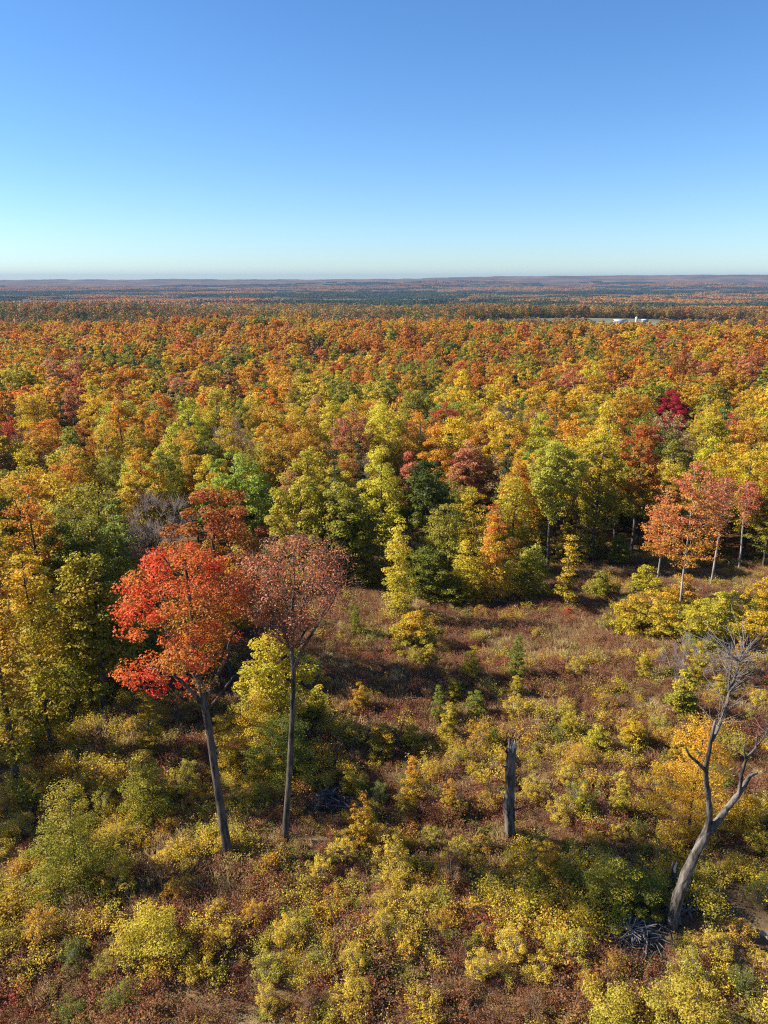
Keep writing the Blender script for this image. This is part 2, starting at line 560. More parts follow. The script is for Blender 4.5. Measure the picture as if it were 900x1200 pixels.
# ------------------------------------------------------------------ ground
def build_ground():
    r1 = np.arange(0.5, 130, 0.9)
    r2 = np.geomspace(131, 12500, 230)
    R = np.concatenate([r1, r2])
    a1 = np.radians(np.linspace(-62, 62, 300)); a2 = np.radians(np.linspace(62, 298, 70)[1:-1])
    A = np.concatenate([a1, a2])
    rr, aa = np.meshgrid(R, A, indexing='ij')
    X = rr * np.sin(aa); Y = rr * np.cos(aa)
    Z = hgt(X, Y)
    V = np.stack([X, Y, Z], axis=-1).reshape(-1, 3)
    V = np.concatenate([V, [[0, 0, h1(0, 0)]]])
    na = len(A)
    i = np.arange(len(R) - 1)[:, None] * na; j = np.arange(na)[None, :]; j2 = (j + 1) % na
    F4 = np.stack([i + j, i + na + j, i + na + j2, i + j2], axis=-1).reshape(-1, 4)
    jj = np.arange(na)
    F3 = np.stack([np.full(na, len(V) - 1), jj, (jj + 1) % na], axis=-1)
    # normals must point up
    m = bpy.data.materials.new('ground_cover')
    t, N, L = nt(m)
    out = N.new('ShaderNodeOutputMaterial'); pb = N.new('ShaderNodeBsdfPrincipled'); pb.inputs['Roughness'].default_value = 0.95
    pb.inputs['Specular IOR Level'].default_value = 0.1
    geo = N.new('ShaderNodeNewGeometry')
    def noise(scale, detail=5, rough=.6):
        n = N.new('ShaderNodeTexNoise'); n.inputs['Scale'].default_value = scale; n.inputs['Detail'].default_value = detail; n.inputs['Roughness'].default_value = rough
        L.new(geo.outputs['Position'], n.inputs['Vector']); return n
    def ramp(fac, stops):
        r = N.new('ShaderNodeValToRGB')
        while len(r.color_ramp.elements) < len(stops): r.color_ramp.elements.new(0.5)
        for e, (p, c) in zip(r.color_ramp.elements, stops): e.position = p; e.color = (*c, 1)
        L.new(fac, r.inputs[0]); return r
    def mixc(f, a, b):
        x = N.new('ShaderNodeMix'); x.data_type = 'RGBA'
        if hasattr(f, 'links'): L.new(f, x.inputs['Factor'])
        else: x.inputs['Factor'].default_value = f
        L.new(a, x.inputs['A']); L.new(b, x.inputs['B']); return x.outputs['Result']
    n1 = noise(0.45, 7, .65); n2 = noise(4.0, 6, .7)
    near1 = ramp(n1.outputs[0], [(.3, (.085, .045, .025)), (.5, (.16, .10, .045)), (.66, (.27, .19, .085))])
    near2 = ramp(n2.outputs[0], [(.3, (.06, .035, .02)), (.55, (.18, .12, .06)), (.75, (.34, .26, .13))])
    near = mixc(.5, near1.outputs[0], near2.outputs[0])
    # leaf litter under the trees
    lit = ramp(noise(2.2, 6, .75).outputs[0], [(.3, (.05, .03, .016)), (.5, (.13, .07, .03)), (.7, (.24, .13, .045))])
    # distant woods: mottled crowns
    fa = noise(.06, 4, .7); fb = noise(.0026, 6, .65)
    farc = ramp(fa.outputs[0], [(.3, (.025, .035, .02)), (.42, (.08, .07, .03)), (.52, (.16, .08, .035)), (.62, (.13, .05, .03)), (.72, (.18, .12, .05))])
    farg = ramp(fb.outputs[0], [(.40, (.022, .034, .024)), (.5, (.12, .085, .04)), (.58, (.22, .12, .055)), (.68, (.3, .25, .13))])
    far = mixc(.5, farc.outputs[0], farg.outputs[0])
    ln = N.new('ShaderNodeVectorMath'); ln.operation = 'LENGTH'; L.new(geo.outputs['Position'], ln.inputs[0])
    def mr(v, a, b):
        x = N.new('ShaderNodeMapRange'); x.inputs['From Min'].default_value = a; x.inputs['From Max'].default_value = b; L.new(v, x.inputs['Value']); return x.outputs[0]
    c1 = mixc(mr(ln.outputs['Value'], 80, 115), near, lit.outputs[0])
    c2 = mixc(mr(ln.outputs['Value'], 2600, 3400), c1, far)
    L.new(c2, pb.inputs['Base Color'])
    bp = N.new('ShaderNodeBump'); bp.inputs['Strength'].default_value = .6; bp.inputs['Distance'].default_value = .15
    L.new(n2.outputs[0], bp.inputs['Height']); L.new(bp.outputs[0], pb.inputs['Normal'])
    L.new(pb.outputs[0], out.inputs[0])
    F4 = F4[:, ::-1]
    me = mesh_np('ground', V, [F4, F3], [m], smooth_from=np.ones(len(F4) + len(F3), bool))
    o = link('ground', me)
    tag(o, 'brown clearing floor, forest floor and rolling land out to the horizon', 'ground', kind='structure')


build_ground()


# ------------------------------------------------------------------ geometry-node scatter
PROTO = {}


def proto_collection(name, meshes):
    c = bpy.data.collections.new(name)
    for i, me in enumerate(meshes):
        o = bpy.data.objects.new('%s_%02d' % (name, i), me); c.objects.link(o)
    return c


def scatter(name, pts, rot, scl, idx, tint, coll, label, cat):
    me = bpy.data.meshes.new(name)
    n = len(pts)
    me.vertices.add(n); me.vertices.foreach_set('co', np.ascontiguousarray(pts, dtype=np.float32).ravel())
    def at_(nm, ty, arr, key):
        a = me.attributes.new(nm, ty, 'POINT'); a.data.foreach_set(key, np.ascontiguousarray(arr).ravel())
    at_('rot', 'FLOAT_VECTOR', np.asarray(rot, np.float32), 'vector')
    at_('scl', 'FLOAT_VECTOR', np.asarray(scl, np.float32), 'vector')
    at_('vidx', 'INT', np.asarray(idx, np.int32), 'value')
    at_('tint', 'FLOAT_COLOR', np.asarray(tint, np.float32), 'color')
    ng = bpy.data.node_groups.new(name + '_nodes', 'GeometryNodeTree')
    ng.interface.new_socket('Geometry', in_out='INPUT', socket_type='NodeSocketGeometry')
    ng.interface.new_socket('Geometry', in_out='OUTPUT', socket_type='NodeSocketGeometry')
    N, L = ng.nodes, ng.links
    gi = N.new('NodeGroupInput'); go = N.new('NodeGroupOutput')
    ci = N.new('GeometryNodeCollectionInfo'); ci.inputs['Collection'].default_value = coll
    ci.inputs['Separate Children'].default_value = True; ci.inputs['Reset Children'].default_value = True
    iop = N.new('GeometryNodeInstanceOnPoints'); iop.inputs['Pick Instance'].default_value = True
    def attr(nm, ty):
        a = N.new('GeometryNodeInputNamedAttribute'); a.data_type = ty; a.inputs['Name'].default_value = nm; return a.outputs['Attribute']
    e2r = N.new('FunctionNodeEulerToRotation'); L.new(attr('rot', 'FLOAT_VECTOR'), e2r.inputs[0])
    L.new(gi.outputs[0], iop.inputs['Points']); L.new(ci.outputs[0], iop.inputs['Instance'])
    L.new(attr('vidx', 'INT'), iop.inputs['Instance Index']); L.new(e2r.outputs[0], iop.inputs['Rotation'])
    L.new(attr('scl', 'FLOAT_VECTOR'), iop.inputs['Scale'])
    L.new(iop.outputs[0], go.inputs[0])
    o = link(name, me)
    md = o.modifiers.new('scatter', 'NODES'); md.node_group = ng
    tag(o, label, cat, kind='stuff')
    return o


# ------------------------------------------------------------------ tree prototypes
def tree_args(kind, seed, lod):
    """lod 0 near things, 1 mid, 2 far, 3 very far"""
    g = np.random.default_rng(1000 + seed)
    per = {0: 135, 1: 66, 2: 24, 3: 5}[lod]
    leaf = {0: .25, 1: .40, 2: .68, 3: 1.6}[lod]
    if kind == 'round': a = dict(profile='round', H=16, cb=5.0, R=g.uniform(3.5, 4.3), ncl=76, crad=1.05, r_base=.22)
    elif kind == 'tall': a = dict(profile='tall', H=17.5, cb=4.5, R=g.uniform(2.5, 3.1), ncl=66, crad=.92, r_base=.2)
    elif kind == 'dome': a = dict(profile='dome', H=15, cb=6.5, R=g.uniform(4.0, 4.9), ncl=84, crad=1.1, r_base=.24)
    elif kind == 'vase': a = dict(profile='vase', H=17, cb=6, R=g.uniform(3.0, 3.7), ncl=60, crad=.95, r_base=.2)
    elif kind == 'skirt': a = dict(profile='skirt', H=15.5, cb=1.4, R=g.uniform(2.5, 3.2), ncl=92, crad=.92, r_base=.2)
    elif kind == 'spire': a = dict(profile='spire', H=17, cb=1.5, R=g.uniform(2.3, 2.8), ncl=85, crad=.8, r_base=.2, flat=.45, lobes=.12, shell=.2, rise=-.1)
    if lod == 3: a['ncl'] = 24; a['crad'] *= 1.3
    a.update(per=per, leaf=leaf, seed=seed, lobes=a.get('lobes', .34), sides=5 if lod < 2 else 3, sub=2 if lod < 2 else 0)
    return a


KINDS = ['round', 'round', 'dome', 'tall', 'tall', 'round', 'vase', 'vase', 'tall', 'spire', 'spire', 'skirt', 'skirt', 'skirt']
NEAR = [tree_meshes('broadleaf_%d' % i, tree_args(k, i, 0), M['leaf'], M['bark']) for i, k in enumerate(KINDS)]
LOD = {}
protos = []
for lod, n in ((0, 4), (1, 8), (2, 6), (3, 5)):
    st = len(protos)
    ks = ['round', 'tall', 'dome', 'vase', 'tall', 'round', 'tall', 'dome'][:n - 1] + ['spire']
    for i, k in enumerate(ks):
        protos.append(joined_tree('lod%d' % lod, tree_args(k, 50 + i, lod), M['leaf_inst'], M['bark']))
    LOD[lod] = (st, n)

# bare trees still standing in the woods
def bare_mesh(seed, H=15):
    g = np.random.default_rng(seed)
    C = clusters_in('vase', H, 5, 2.8, 40, g)
    tz = np.linspace(0, H * .8, 8); w = np.cumsum(g.normal(size=(8, 2)) * .12, axis=0)
    trunk = np.stack([w[:, 0], w[:, 1], tz], axis=1); trunk[0, 2] = -.3
    paths = skeleton(C, trunk, .2, g, tip=.025)
    TV, TF = tubes(paths, 5)
    SV, SF = twig_spray(C, np.array([0, 0, 5.]), 38, 1.3, .010, g)
    tm = mesh_np('bare_trunk', TV, TF, [M['bark']], smooth_from=np.ones(sum(map(len, TF)), bool))
    sm = mesh_np('bare_twigs', SV, SF, [M['twig']])
    return tm, sm
BARE = [bare_mesh(300 + i) for i in range(3)]

# ------------------------------------------------------------------ forest positions
def forest_grid(x0, x1, y0, y1, sp, g):
    xs = np.arange(x0, x1, sp); ys = np.arange(y0, y1, sp * .9)
    X, Y = np.meshgrid(xs, ys)
    X = X + (np.arange(len(ys)) % 2)[:, None] * sp * .5
    X = X + g.uniform(-.38, .38, X.shape) * sp; Y = Y + g.uniform(-.38, .38, Y.shape) * sp
    return X.ravel(), Y.ravel()


FIELD = (285, 935, 190, 95)      # farm field ellipse


def in_field(x, y):
    a = (((x - FIELD[0]) / FIELD[2]) ** 2 + ((y - FIELD[1]) / FIELD[3]) ** 2) < 1.0
    return a | ((((x - 258) / 40) ** 2 + ((y - 800) / 110) ** 2) < 1.0)


HEROES = []      # (x, y, clearance) kept free of random trees
LABEL_ANCHORS = []


def in_view(x, y, z, mx=30, mt=20, mb=40):
    px, py = proj(x, y, z)
    return (px > -mx) & (px < 900 + mx) & (py > -mt) & (py < 1200 + mb) & (y > 5)


# ------------------------------------------------------------------ heroes of the clearing
def place_tree(name, x, y, tm, cm, label, cat='tree', group=None, rz=0, s=1.0, colour=None, sink=0.0):
    t = thing(name, (x, y, h1(x, y) - sink), label, cat, group, rz, s)
    link('trunk', tm, t)
    c = link('crown', cm, t)
    if colour is not None: c.color = colour
    return t


# red maple -----------------------------------------------------------
RX, RY = at(268, 1003)
HEROES.append((RX, RY, 5))
def rel(px, py, Y, x0, y0):
    q = on_plane(px, py, Y); return (q[0] - x0, q[1] - y0, q[2] - h1(x0, y0))
trunk = [(0, 0, -.3)] + [rel(px, py, RY, RX, RY) for px, py in ((262, 968), (256, 930), (250, 890), (245, 855), (238, 820), (231, 785), (227, 750), (224, 715), (220, 685), (217, 660))]
LOWL = [rel(px, py, RY + dy, RX, RY) for px, py, dy in ((240, 800, -.5), (228, 806, .4), (150, 784, 0), (162, 786, .8), (176, 790, -.6), (190, 796, .3), (205, 782, -.8), (141, 790, .4), (168, 800, 0), (186, 808, .6), (213, 798, 1.0), (176, 772, .6), (196, 775, -.2), (154, 797, -.5))]
c0 = rel(214, 700, RY, RX, RY)
red_args = dict(profile='round', H=c0[2] + 2.7, cb=12.5, R=3.6, ncl=130, per=150, leaf=.13, seed=21, crad=.72, r_base=.25, lobes=.2, trunk=trunk, extra=LOWL, shell=.3, tip=.022, sides=6)
g0 = np.random.default_rng(21)
def shaped_tree(args, cx, cy, C_fn=None, limbs=()):
    """crown centred at an offset from the trunk foot"""
    a = dict(args)
    g = np.random.default_rng(a['seed'])
    C = clusters_in(a['profile'], a['H'], a['cb'], a['R'], a['ncl'], g, a['lobes'], (0, 0), a['shell'])
    C = C + np.array([cx, cy, 0])
    if C_fn is not None: C = C_fn(C)
    if a.get('extra') is not None: C = np.concatenate([C, np.asarray(a['extra'], float)])
    paths = skeleton(C, a['trunk'], a['r_base'], g, tip=a['tip'], rise=a.get('rise', .5), sub=3)
    TV, TF = tubes(paths[:1], 10)
    BV, BF = tubes(paths[1:] + list(limbs), a['sides'])
    TF = [np.concatenate([TF[i], BF[i] + len(TV)]) for i in range(2)]; TV = np.concatenate([TV, BV])
    rad = a['crad'] * g.uniform(.6, 1.25, len(C))
    CV, CF, LF = cluster_leaves(C, rad, a['per'], a['leaf'], g, a['cb'], a['H'], a.get('flat', .62), .75, .7)
    return (TV, TF), (CV, CF, LF), C
def limb(Y, x0, y0, pts, r0, r1): return ([rel(px, py, Y + dy, x0, y0) for px, py, dy in pts], list(np.linspace(r0, r1, len(pts))))
RLIMBS = [limb(RY, RX, RY, ((239, 830, 0), (226, 812, -.3), (212, 797, -.5), (196, 788, -.5), (176, 782, -.3)), .13, .04),
          limb(RY, RX, RY, ((238, 822, 0), (250, 800, .4), (262, 776, .6), (270, 750, .8), (276, 728, .8)), .13, .05),
          limb(RY, RX, RY, ((234, 805, 0), (222, 780, .5), (206, 752, .8), (186, 728, .9)), .12, .05),
          limb(RY, RX, RY, ((240, 836, 0), (257, 815, -.4), (268, 800, -.6), (274, 792, -.7)), .08, .03)]
(TV, TF), (CV, CF, LF), RC = shaped_tree(red_args, c0[0] - .1, 0, lambda C: C[~((C[:, 0] < c0[0] - .9) & (C[:, 2] < 15.0))], RLIMBS)
cq = CV.reshape(-1, 4, 3).mean(1); dd = np.linalg.norm((cq - np.array([c0[0] + 1.1, 0, c0[2] - 2.2])) * np.array([1, .8, .95]), axis=1)
LF[:, 1] = np.repeat(np.clip(dd / 4.6, 0, 1), 4)
tm = mesh_np('red_maple_trunk', TV, TF, [M['bark']], smooth_from=np.ones(sum(map(len, TF)), bool))
cm = mesh_np('red_maple_crown', CV, [CF], [M['red']], leaf=LF)
place_tree('maple_tree', RX, RY, tm, cm, 'tall scarlet red maple with a bare lower trunk standing alone in the clearing')

# dusty pink maple ------------------------------------------------------
PX, PY_ = at(333, 985)
HEROES.append((PX, PY_, 5))
trunk = [(0, 0, -.3)] + [rel(px, py, PY_, PX, PY_) for px, py in ((336, 950), (339, 910), (341, 870), (343, 830), (344, 790), (342, 760), (341, 735), (343, 710), (345, 690), (345, 672))]
c0 = rel(346, 690, PY_, PX, PY_)
pk = dict(profile='fan', H=c0[2] + 2.7, cb=c0[2] - 3.0, R=3.4, ncl=125, per=95, leaf=.105, seed=31, crad=.75, r_base=.185, lobes=.1, trunk=trunk, shell=.3, tip=.022, sides=6, rise=.8)
(TV, TF), (CV, CF, LF), PC = shaped_tree(pk, c0[0] - .1, 0, None, [limb(PY_, PX, PY_, ((343, 785, 0), (356, 758, -.3), (370, 735, -.4), (386, 712, -.5), (396, 692, -.5)), .11, .035),
          limb(PY_, PX, PY_, ((343, 762, 0), (333, 742, -.4), (320, 720, -.7), (304, 698, -.9)), .11, .035), limb(PY_, PX, PY_, ((342, 745, 0), (352, 715, .5), (366, 686, .8), (374, 662, .9)), .1, .03)])
SV, SF = twig_spray(PC, np.array([c0[0], 0, c0[2] - 5]), 5, .7, .012, np.random.default_rng(5))
TF = [np.concatenate([TF[i], SF[i] + len(TV)]) for i in range(2)]; TV = np.concatenate([TV, SV])
tm = mesh_np('pink_maple_trunk', TV, TF, [M['bark']], smooth_from=np.ones(sum(map(len, TF)), bool))
cm = mesh_np('pink_maple_crown', CV, [CF], [M['pink']], leaf=LF)
place_tree('maple_tree', PX, PY_, tm, cm, 'slender tree with thin dusty pink rounded crown just beside the scarlet red maple')

# broken snag -------------------------------------------------------------
def tapered(points, radii, g, rough=.06, sides=12, sub=4):
    P = np.array(points, float); R = np.array(radii, float)
    tt = np.linspace(0, len(P) - 1, (len(P) - 1) * sub + 1)
    Q = np.stack([np.interp(tt, np.arange(len(P)), P[:, k]) for k in range(3)], axis=1)
    r = np.interp(tt, np.arange(len(P)), R)
    # gentle smoothing of the corners
    for _ in range(2):
        Q[1:-1] = .25 * Q[:-2] + .5 * Q[1:-1] + .25 * Q[2:]
    V, F = tubes([(Q, r)], sides)
    n = len(Q) * sides
    fl = np.tile(g.normal(size=sides) * rough * 1.3, len(Q))
    cen = np.repeat(Q, sides, axis=0)
    V[:n] += (V[:n] - cen) * fl[:, None]
    V[:n] += g.normal(size=(n, 3)) * (np.repeat(r, sides) * rough)[:, None]
    return V, F


def merge_parts(parts):
    VV, A, B, off = [], [], [], 0
    for V, F in parts:
        VV.append(V); A.append(F[0] + off); B.append(F[1] + off); off += len(V)
    return np.concatenate(VV), [np.concatenate(A), np.concatenate(B)]


SX, SY = at(598, 985)
g = np.random.default_rng(77)
pts = [rel(px, py, SY, SX, SY) for px, py in ((598, 995), (598, 980), (597, 950), (598, 920), (599, 895), (600, 876))]
V, F = tapered(pts, [.36, .31, .28, .26, .27, .25], g, .12)
t = thing('dead_snag', (SX, SY, h1(SX, SY)), 'straight grey broken off dead trunk standing in the middle of the clearing', 'dead tree')
link('trunk', mesh_np('snag_trunk', V, F, [M['bark_dead']], smooth_from=np.ones(sum(map(len, F)), bool)), t)
top = np.array(pts[-1])
sp = []
for k in range(9):
    a = k / 9 * 6.283; b = top + np.array([math.cos(a) * .17, math.sin(a) * .17, -.2])
    hgt_ = g.uniform(.25, .75)
    sp.append(([b, b + np.array([0, 0, hgt_ * .6]), b + np.array([g.normal() * .05, g.normal() * .05, hgt_])], [.09, .06, .02]))
V, F = tubes(sp, 4)
link('splintered_top', mesh_np('snag_top', V, F, [M['splinter']]), t)
for zf, a_, l_ in ((.42, 2.6, .45), (.62, .5, .3), (.78, 3.6, .55), (.88, 5.4, .3), (.3, 5.9, .35)):
    b = np.array(pts[1]) + (np.array(pts[-1]) - np.array(pts[1])) * zf
    d_ = np.array([math.cos(a_), math.sin(a_), .45])
    stubs = [([b + d_ * .12, b + d_ * (.2 + l_ * .5), b + d_ * (.2 + l_) + np.array([0, 0, .06])], [.075, .055, .03])]
    V, F = tubes(stubs, 6)
    link('branch_stub', mesh_np('snag_stub', V, F, [M['bark_dead']]), t)
LABEL_ANCHORS.append((SX, SY, 'the broken snag'))

# leaning dead tree ---------------------------------------------------------
LX, LY = at(785, 1088)
g = np.random.default_rng(78)
def R3(px, py, dy=0.0): return rel(px, py, LY + dy, LX, LY)
parts = []
parts.append(tapered([R3(783, 1100), R3(786, 1085), R3(795, 1050), R3(806, 1020), R3(818, 995, .1), R3(830, 972, .2), R3(833, 962, .3)], [q * .6 for q in [.52, .46, .42, .38, .36, .33, .26]], g, .09, 14))
parts.append(tapered([R3(828, 978, .2), R3(832, 950, .2), R3(829, 925, .1), R3(826, 905, 0), R3(830, 885, -.1), R3(834, 862, -.2), R3(838, 845, -.2)], [q * .6 for q in [.26, .24, .22, .20, .18, .15, .09]], g, .09, 10))
parts.append(tapered([R3(828, 905, 0), R3(818, 894, -.3), R3(808, 886, -.5), R3(803, 876, -.6)], [q * .6 for q in [.15, .12, .09, .05]], g, .09, 8))
parts.append(tapered([R3(834, 868, -.2), R3(843, 850, .1), R3(850, 832, .3), R3(854, 812, .5), R3(861, 795, .6), R3(867, 775, .7)], [q * .6 for q in [.14, .13, .11, .09, .075, .05]], g, .09, 8))
parts.append(tapered([R3(832, 974, .2), R3(848, 952, .5), R3(862, 935, .8), R3(873, 920, 1.0), R3(878, 909, 1.0), R3(888, 906, 1.2)], [q * .6 for q in [.28, .26, .22, .19, .15, .07]], g, .09, 10))
parts.append(tapered([R3(866, 930, .8), R3(869, 908, .9), R3(874, 890, 1.0), R3(882, 880, 1.1), R3(892, 869, 1.2), R3(898, 858, 1.3)], [q * .6 for q in [.17, .15, .13, .11, .08, .05]], g, .09, 8))
parts.append(tapered([R3(874, 890, 1.0), R3(872, 880, 1.0), R3(873, 872, 1.0)], [q * .6 for q in [.08, .06, .03]], g, .09, 6))
parts.append(tapered([R3(886, 876, 1.1), R3(887, 864, 1.1), R3(888, 855, 1.1)], [q * .6 for q in [.07, .05, .03]], g, .09, 6))
V, F = merge_parts(parts)
t = thing('dead_tree', (LX, LY, h1(LX, LY)), 'thick grey leaning dead tree with forked bare limbs above the stick pile', 'dead tree')
link('trunk', mesh_np('leaning_trunk', V, F, [M['bark_dead']], smooth_from=np.ones(sum(map(len, F)), bool)), t)
# bare twigs at the top of the thin limb
tw = []
for (ax, ay, ady, nn, spread) in ((867, 775, .7, 26, 26), (861, 795, .6, 14, 22), (854, 812, .5, 12, 22), (843, 850, .1, 6, 20), (850, 832, .3, 8, 22), (898, 858, 1.3, 6, 12)):
    a = np.array(R3(ax, ay, ady))
    for _ in range(nn):
        th = g.uniform(-1.25, 1.25); L_ = g.uniform(.5, 1.0) * spread * .05 * 1.5
        d = np.array([math.sin(th), g.normal() * .5, math.cos(th) + .1]); d /= np.linalg.norm(d)
        p1 = a + d * L_ * .5 + g.normal(size=3) * .06; p2 = p1 + (d + g.normal(size=3) * .25) * L_ * .75
        tw.append(([a, p1, p2], [.02, .013, .006]))
        d2 = d + g.normal(size=3) * .5
        tw.append(([p1, p1 + d2 * L_ * .4], [.011, .005]))
ntw = len(tw) - 12
for part_ in (tw[:ntw], tw[ntw:]):
    V, F = tubes(part_, 4)
    link('twigs', mesh_np('leaning_twigs', V, F, [M['twig_grey']]), t)

# stub beside it
QX, QY = at(785, 1046)
pts = [rel(px, py, QY, QX, QY) for px, py in ((784, 1052), (786, 1040), (789, 1026), (791, 1017))]
V, F = tapered(pts, [.22, .2, .18, .15], g, .08, 9)
t = thing('dead_snag', (QX, QY, h1(QX, QY)), 'short brown stub of a dead trunk just behind the leaning dead tree', 'dead tree')
link('trunk', mesh_np('stub_trunk', V, F, [M['bark_dead']], smooth_from=np.ones(sum(map(len, F)), bool)), t)
sp = []
tp = np.array(pts[-1])
for k in range(4):
    b = tp + np.array([g.normal() * .08, g.normal() * .08, -.1]); sp.append(([b, b + np.array([.02, 0, .3 + g.uniform(0, .25)])], [.06, .015]))
V, F = tubes(sp, 4)
link('splintered_top', mesh_np('stub_top', V, F, [M['splinter']]), t)

# stick piles and fallen logs: sticks lie heaped, each pile moves as one heap
def stick_pile(px, py, n, w, hgt_, L_, mat, label, seed, rad=.035):
    x, y = at(px, py); g = np.random.default_rng(seed)
    paths = []
    for k in range(n):
        r = abs(g.normal()) * w * .45; th = g.uniform(0, 6.283)
        z = max(.05, hgt_ * (1 - r / w) * g.uniform(.2, 1))
        c = np.array([r * math.cos(th), r * math.sin(th) * .7, z])
        a = g.uniform(0, 6.283); d = np.array([math.cos(a), math.sin(a), g.normal() * .22])
        l = L_ * g.uniform(.4, 1.1)
        m_ = c + g.normal(size=3) * .08
        rr = rad * g.uniform(.45, 1.9); bend = g.normal(size=3) * .12 * l; m_ = m_ + bend * np.array([1, 1, .3])
        A_ = c - d * l * .5; B_ = c + d * l * .5
        A_[2] = max(A_[2], .02); B_[2] = max(B_[2], .02)
        paths.append(([A_, m_, B_], [rr, rr * .85, rr * .4]))
    V, F = tubes(paths, 5)
    o = link('brush_pile', mesh_np('brush_pile', V, F, [mat]))
    o.location = (x, y, h1(x, y))
    tag(o, label, 'brush pile')
stick_pile(738, 1098, 190, 2.3, .9, 2.4, M['twig_grey'], 'heap of pale grey sticks at the foot of the leaning dead tree', 1, .026)
stick_pile(805, 1070, 14, 1.3, .4, 2.2, M['twig_grey'], 'few scattered pale branches behind the foot of the leaning dead tree', 2, .06)
stick_pile(384, 942, 90, 1.6, .8, 1.9, M['twig_dark'], 'dark heap of sticks beside the trunk of the dusty pink tree', 3)
stick_pile(455, 1105, 16, .9, .3, 1.3, M['twig_grey'], 'small scatter of grey sticks among the low yellow shrubs', 4)
def fallen(px, py, qx, qy, r, mat, label, seed):
    x, y = at(px, py); x2, y2 = at(qx, qy); g = np.random.default_rng(seed)
    z = h1(x, y); z2 = h1(x2, y2)
    V, F = tapered([(0, 0, r + .25), ((x2 - x) * .5, (y2 - y) * .5, (z2 - z) * .5 + r + .42), (x2 - x, y2 - y, z2 - z + r + .3)], [r, r * .9, r * .6], g, .06, 8)
    o = link('fallen_log', mesh_np('fallen_log', V, F, [mat], smooth_from=np.ones(sum(map(len, F)), bool)))
    o.location = (x, y, z); tag(o, label, 'log')
fallen(318, 903, 333, 914, .13, M['splinter'], 'pale broken log by the dark green sapling behind the pink tree', 1)
fallen(775, 836, 792, 841, .11, M['bark_pale'], 'pale log lying in the brambles beyond the leaning dead tree', 2)
fallen(835, 700, 848, 712, .14, M['bark_pale'], 'pale fallen trunk under the salmon trees at the clearing edge', 3)
fallen(886, 1098, 899, 1108, .12, M['bark_pale'], 'short pale log at the bare dirt patch', 4)
fallen(660, 1048, 690, 1058, .1, M['bark_dead'], 'thin grey log in the dark shrubs below the broken snag', 5)
fallen(560, 705, 602, 712, .12, M['bark_dead'], 'thin grey log across the reddish grass near the orange topped sapling', 6)

# ------------------------------------------------------------------ saplings and hero trees placed on the ground by hand
def sapling_meshes(seed, H, R, leafmat, profile='cone', cb=.25, ncl=46, per=120, leaf=.17, flat=.28, crad=.55, r_base=.07, shell=.15, bark='bark', lobes=.3, rise=.25, upw=1.1):
    a = dict(profile=profile, H=H, cb=cb * H * .35 if profile == 'cone' else cb, R=R, ncl=ncl, per=per, leaf=leaf, seed=seed, crad=crad, r_base=r_base, flat=flat, lobes=lobes,
             shell=shell, tip=.012, sides=5, upw=upw, rise=rise, wander=.12, trunk_top=.96)
    return tree_meshes('sapling_%d' % seed, a, M[leafmat], M[bark])


def hand(name, px, py, top_py, wpx, key, label, profile='cone', seed=0, alpha=None, ncl=None, per=130, leaf=.17, cat='tree', flat=.3, mat='leaf', cbf=.0, col=None, bark='bark', shell=.15, r_base=None, clear=2.0):
    x, y = at(px, py)
    z = h1(x, y)
    zt = on_plane(px, top_py, y)[2]
    H = zt - z
    R = wpx / 2 / FPX * math.hypot(y, CAM_H - (z + zt) / 2) * 1.02
    vol = R * R * H
    n = ncl or int(np.clip(22 + vol * 1.3, 28, 100))
    cr = float(np.clip((vol / n) ** (1 / 3) * .8, .22, 1.0))
    if y < 46 and leaf == .17: leaf, per = .085, 230
    Rr = max(R - cr * .85, R * .45)
    H = max(H - cr * .45, H * .7)
    a = dict(profile=profile, H=H, cb=max(.25, cbf * H), R=Rr, ncl=n, per=per, leaf=leaf, seed=900 + seed, crad=cr, r_base=r_base or max(.05, H * .011), flat=flat, lobes=.62 if profile == 'ragged' else .36,
             shell=shell, tip=.014, sides=5, upw=1.0, rise=.25 if profile in ('cone', 'spire') else .5, wander=.12, trunk_top=.95)
    tm, cm = tree_meshes('hand_%d' % seed, a, M[mat], M[bark])
    c, al = PAL[key]
    if col is not None: c = col
    HEROES.append((x, y, clear))
    return place_tree(name, x, y, tm, cm, label, cat, colour=(*c, al if alpha is None else alpha))


# saplings along the far edge of the clearing
hand('sapling', 467, 722, 606, 50, 'lemon', 'tall ragged yellow sapling at the far edge of the clearing beside dark woods', seed=1, alpha=.45, per=85, profile='ragged', flat=.5, shell=.35, col=(.76, .58, .05))
hand('sapling', 578, 706, 588, 52, 'orange', 'slender sapling with a flame orange tip and yellow lower branches at the woods edge', seed=2, col=(.58, .24, .05), mat='flame', profile='ragged', flat=.5, shell=.3)
hand('sapling', 546, 706, 630, 52, 'lemon', 'yellow and green layered sapling just beside the orange tipped sapling', seed=3, alpha=.5, per=95, profile='ragged', flat=.5, shell=.3, col=(.74, .56, .05))
hand('sapling', 622, 702, 638, 46, 'lime', 'small yellow green sapling between the orange tipped sapling and the narrow yellow one', seed=4, alpha=.9, profile='ragged', flat=.5, col=(.5, .44, .05))
hand('sapling', 664, 714, 622, 34, 'golden', 'narrow crooked yellow sapling alone on the reddish grass', seed=5, alpha=.5, ncl=26, profile='ragged', shell=.3)
hand('shrub', 484, 762, 716, 66, 'golden', 'broad yellow and green shrub at the foot of the tall ragged sapling', seed=6, profile='dome', cat='shrub', alpha=.9)
hand('shrub', 445, 888, 846, 38, 'golden', 'small bright yellow and orange shrub alone among dark brambles', seed=7, profile='dome', cat='shrub', alpha=.7, col=(.55, .30, .03))
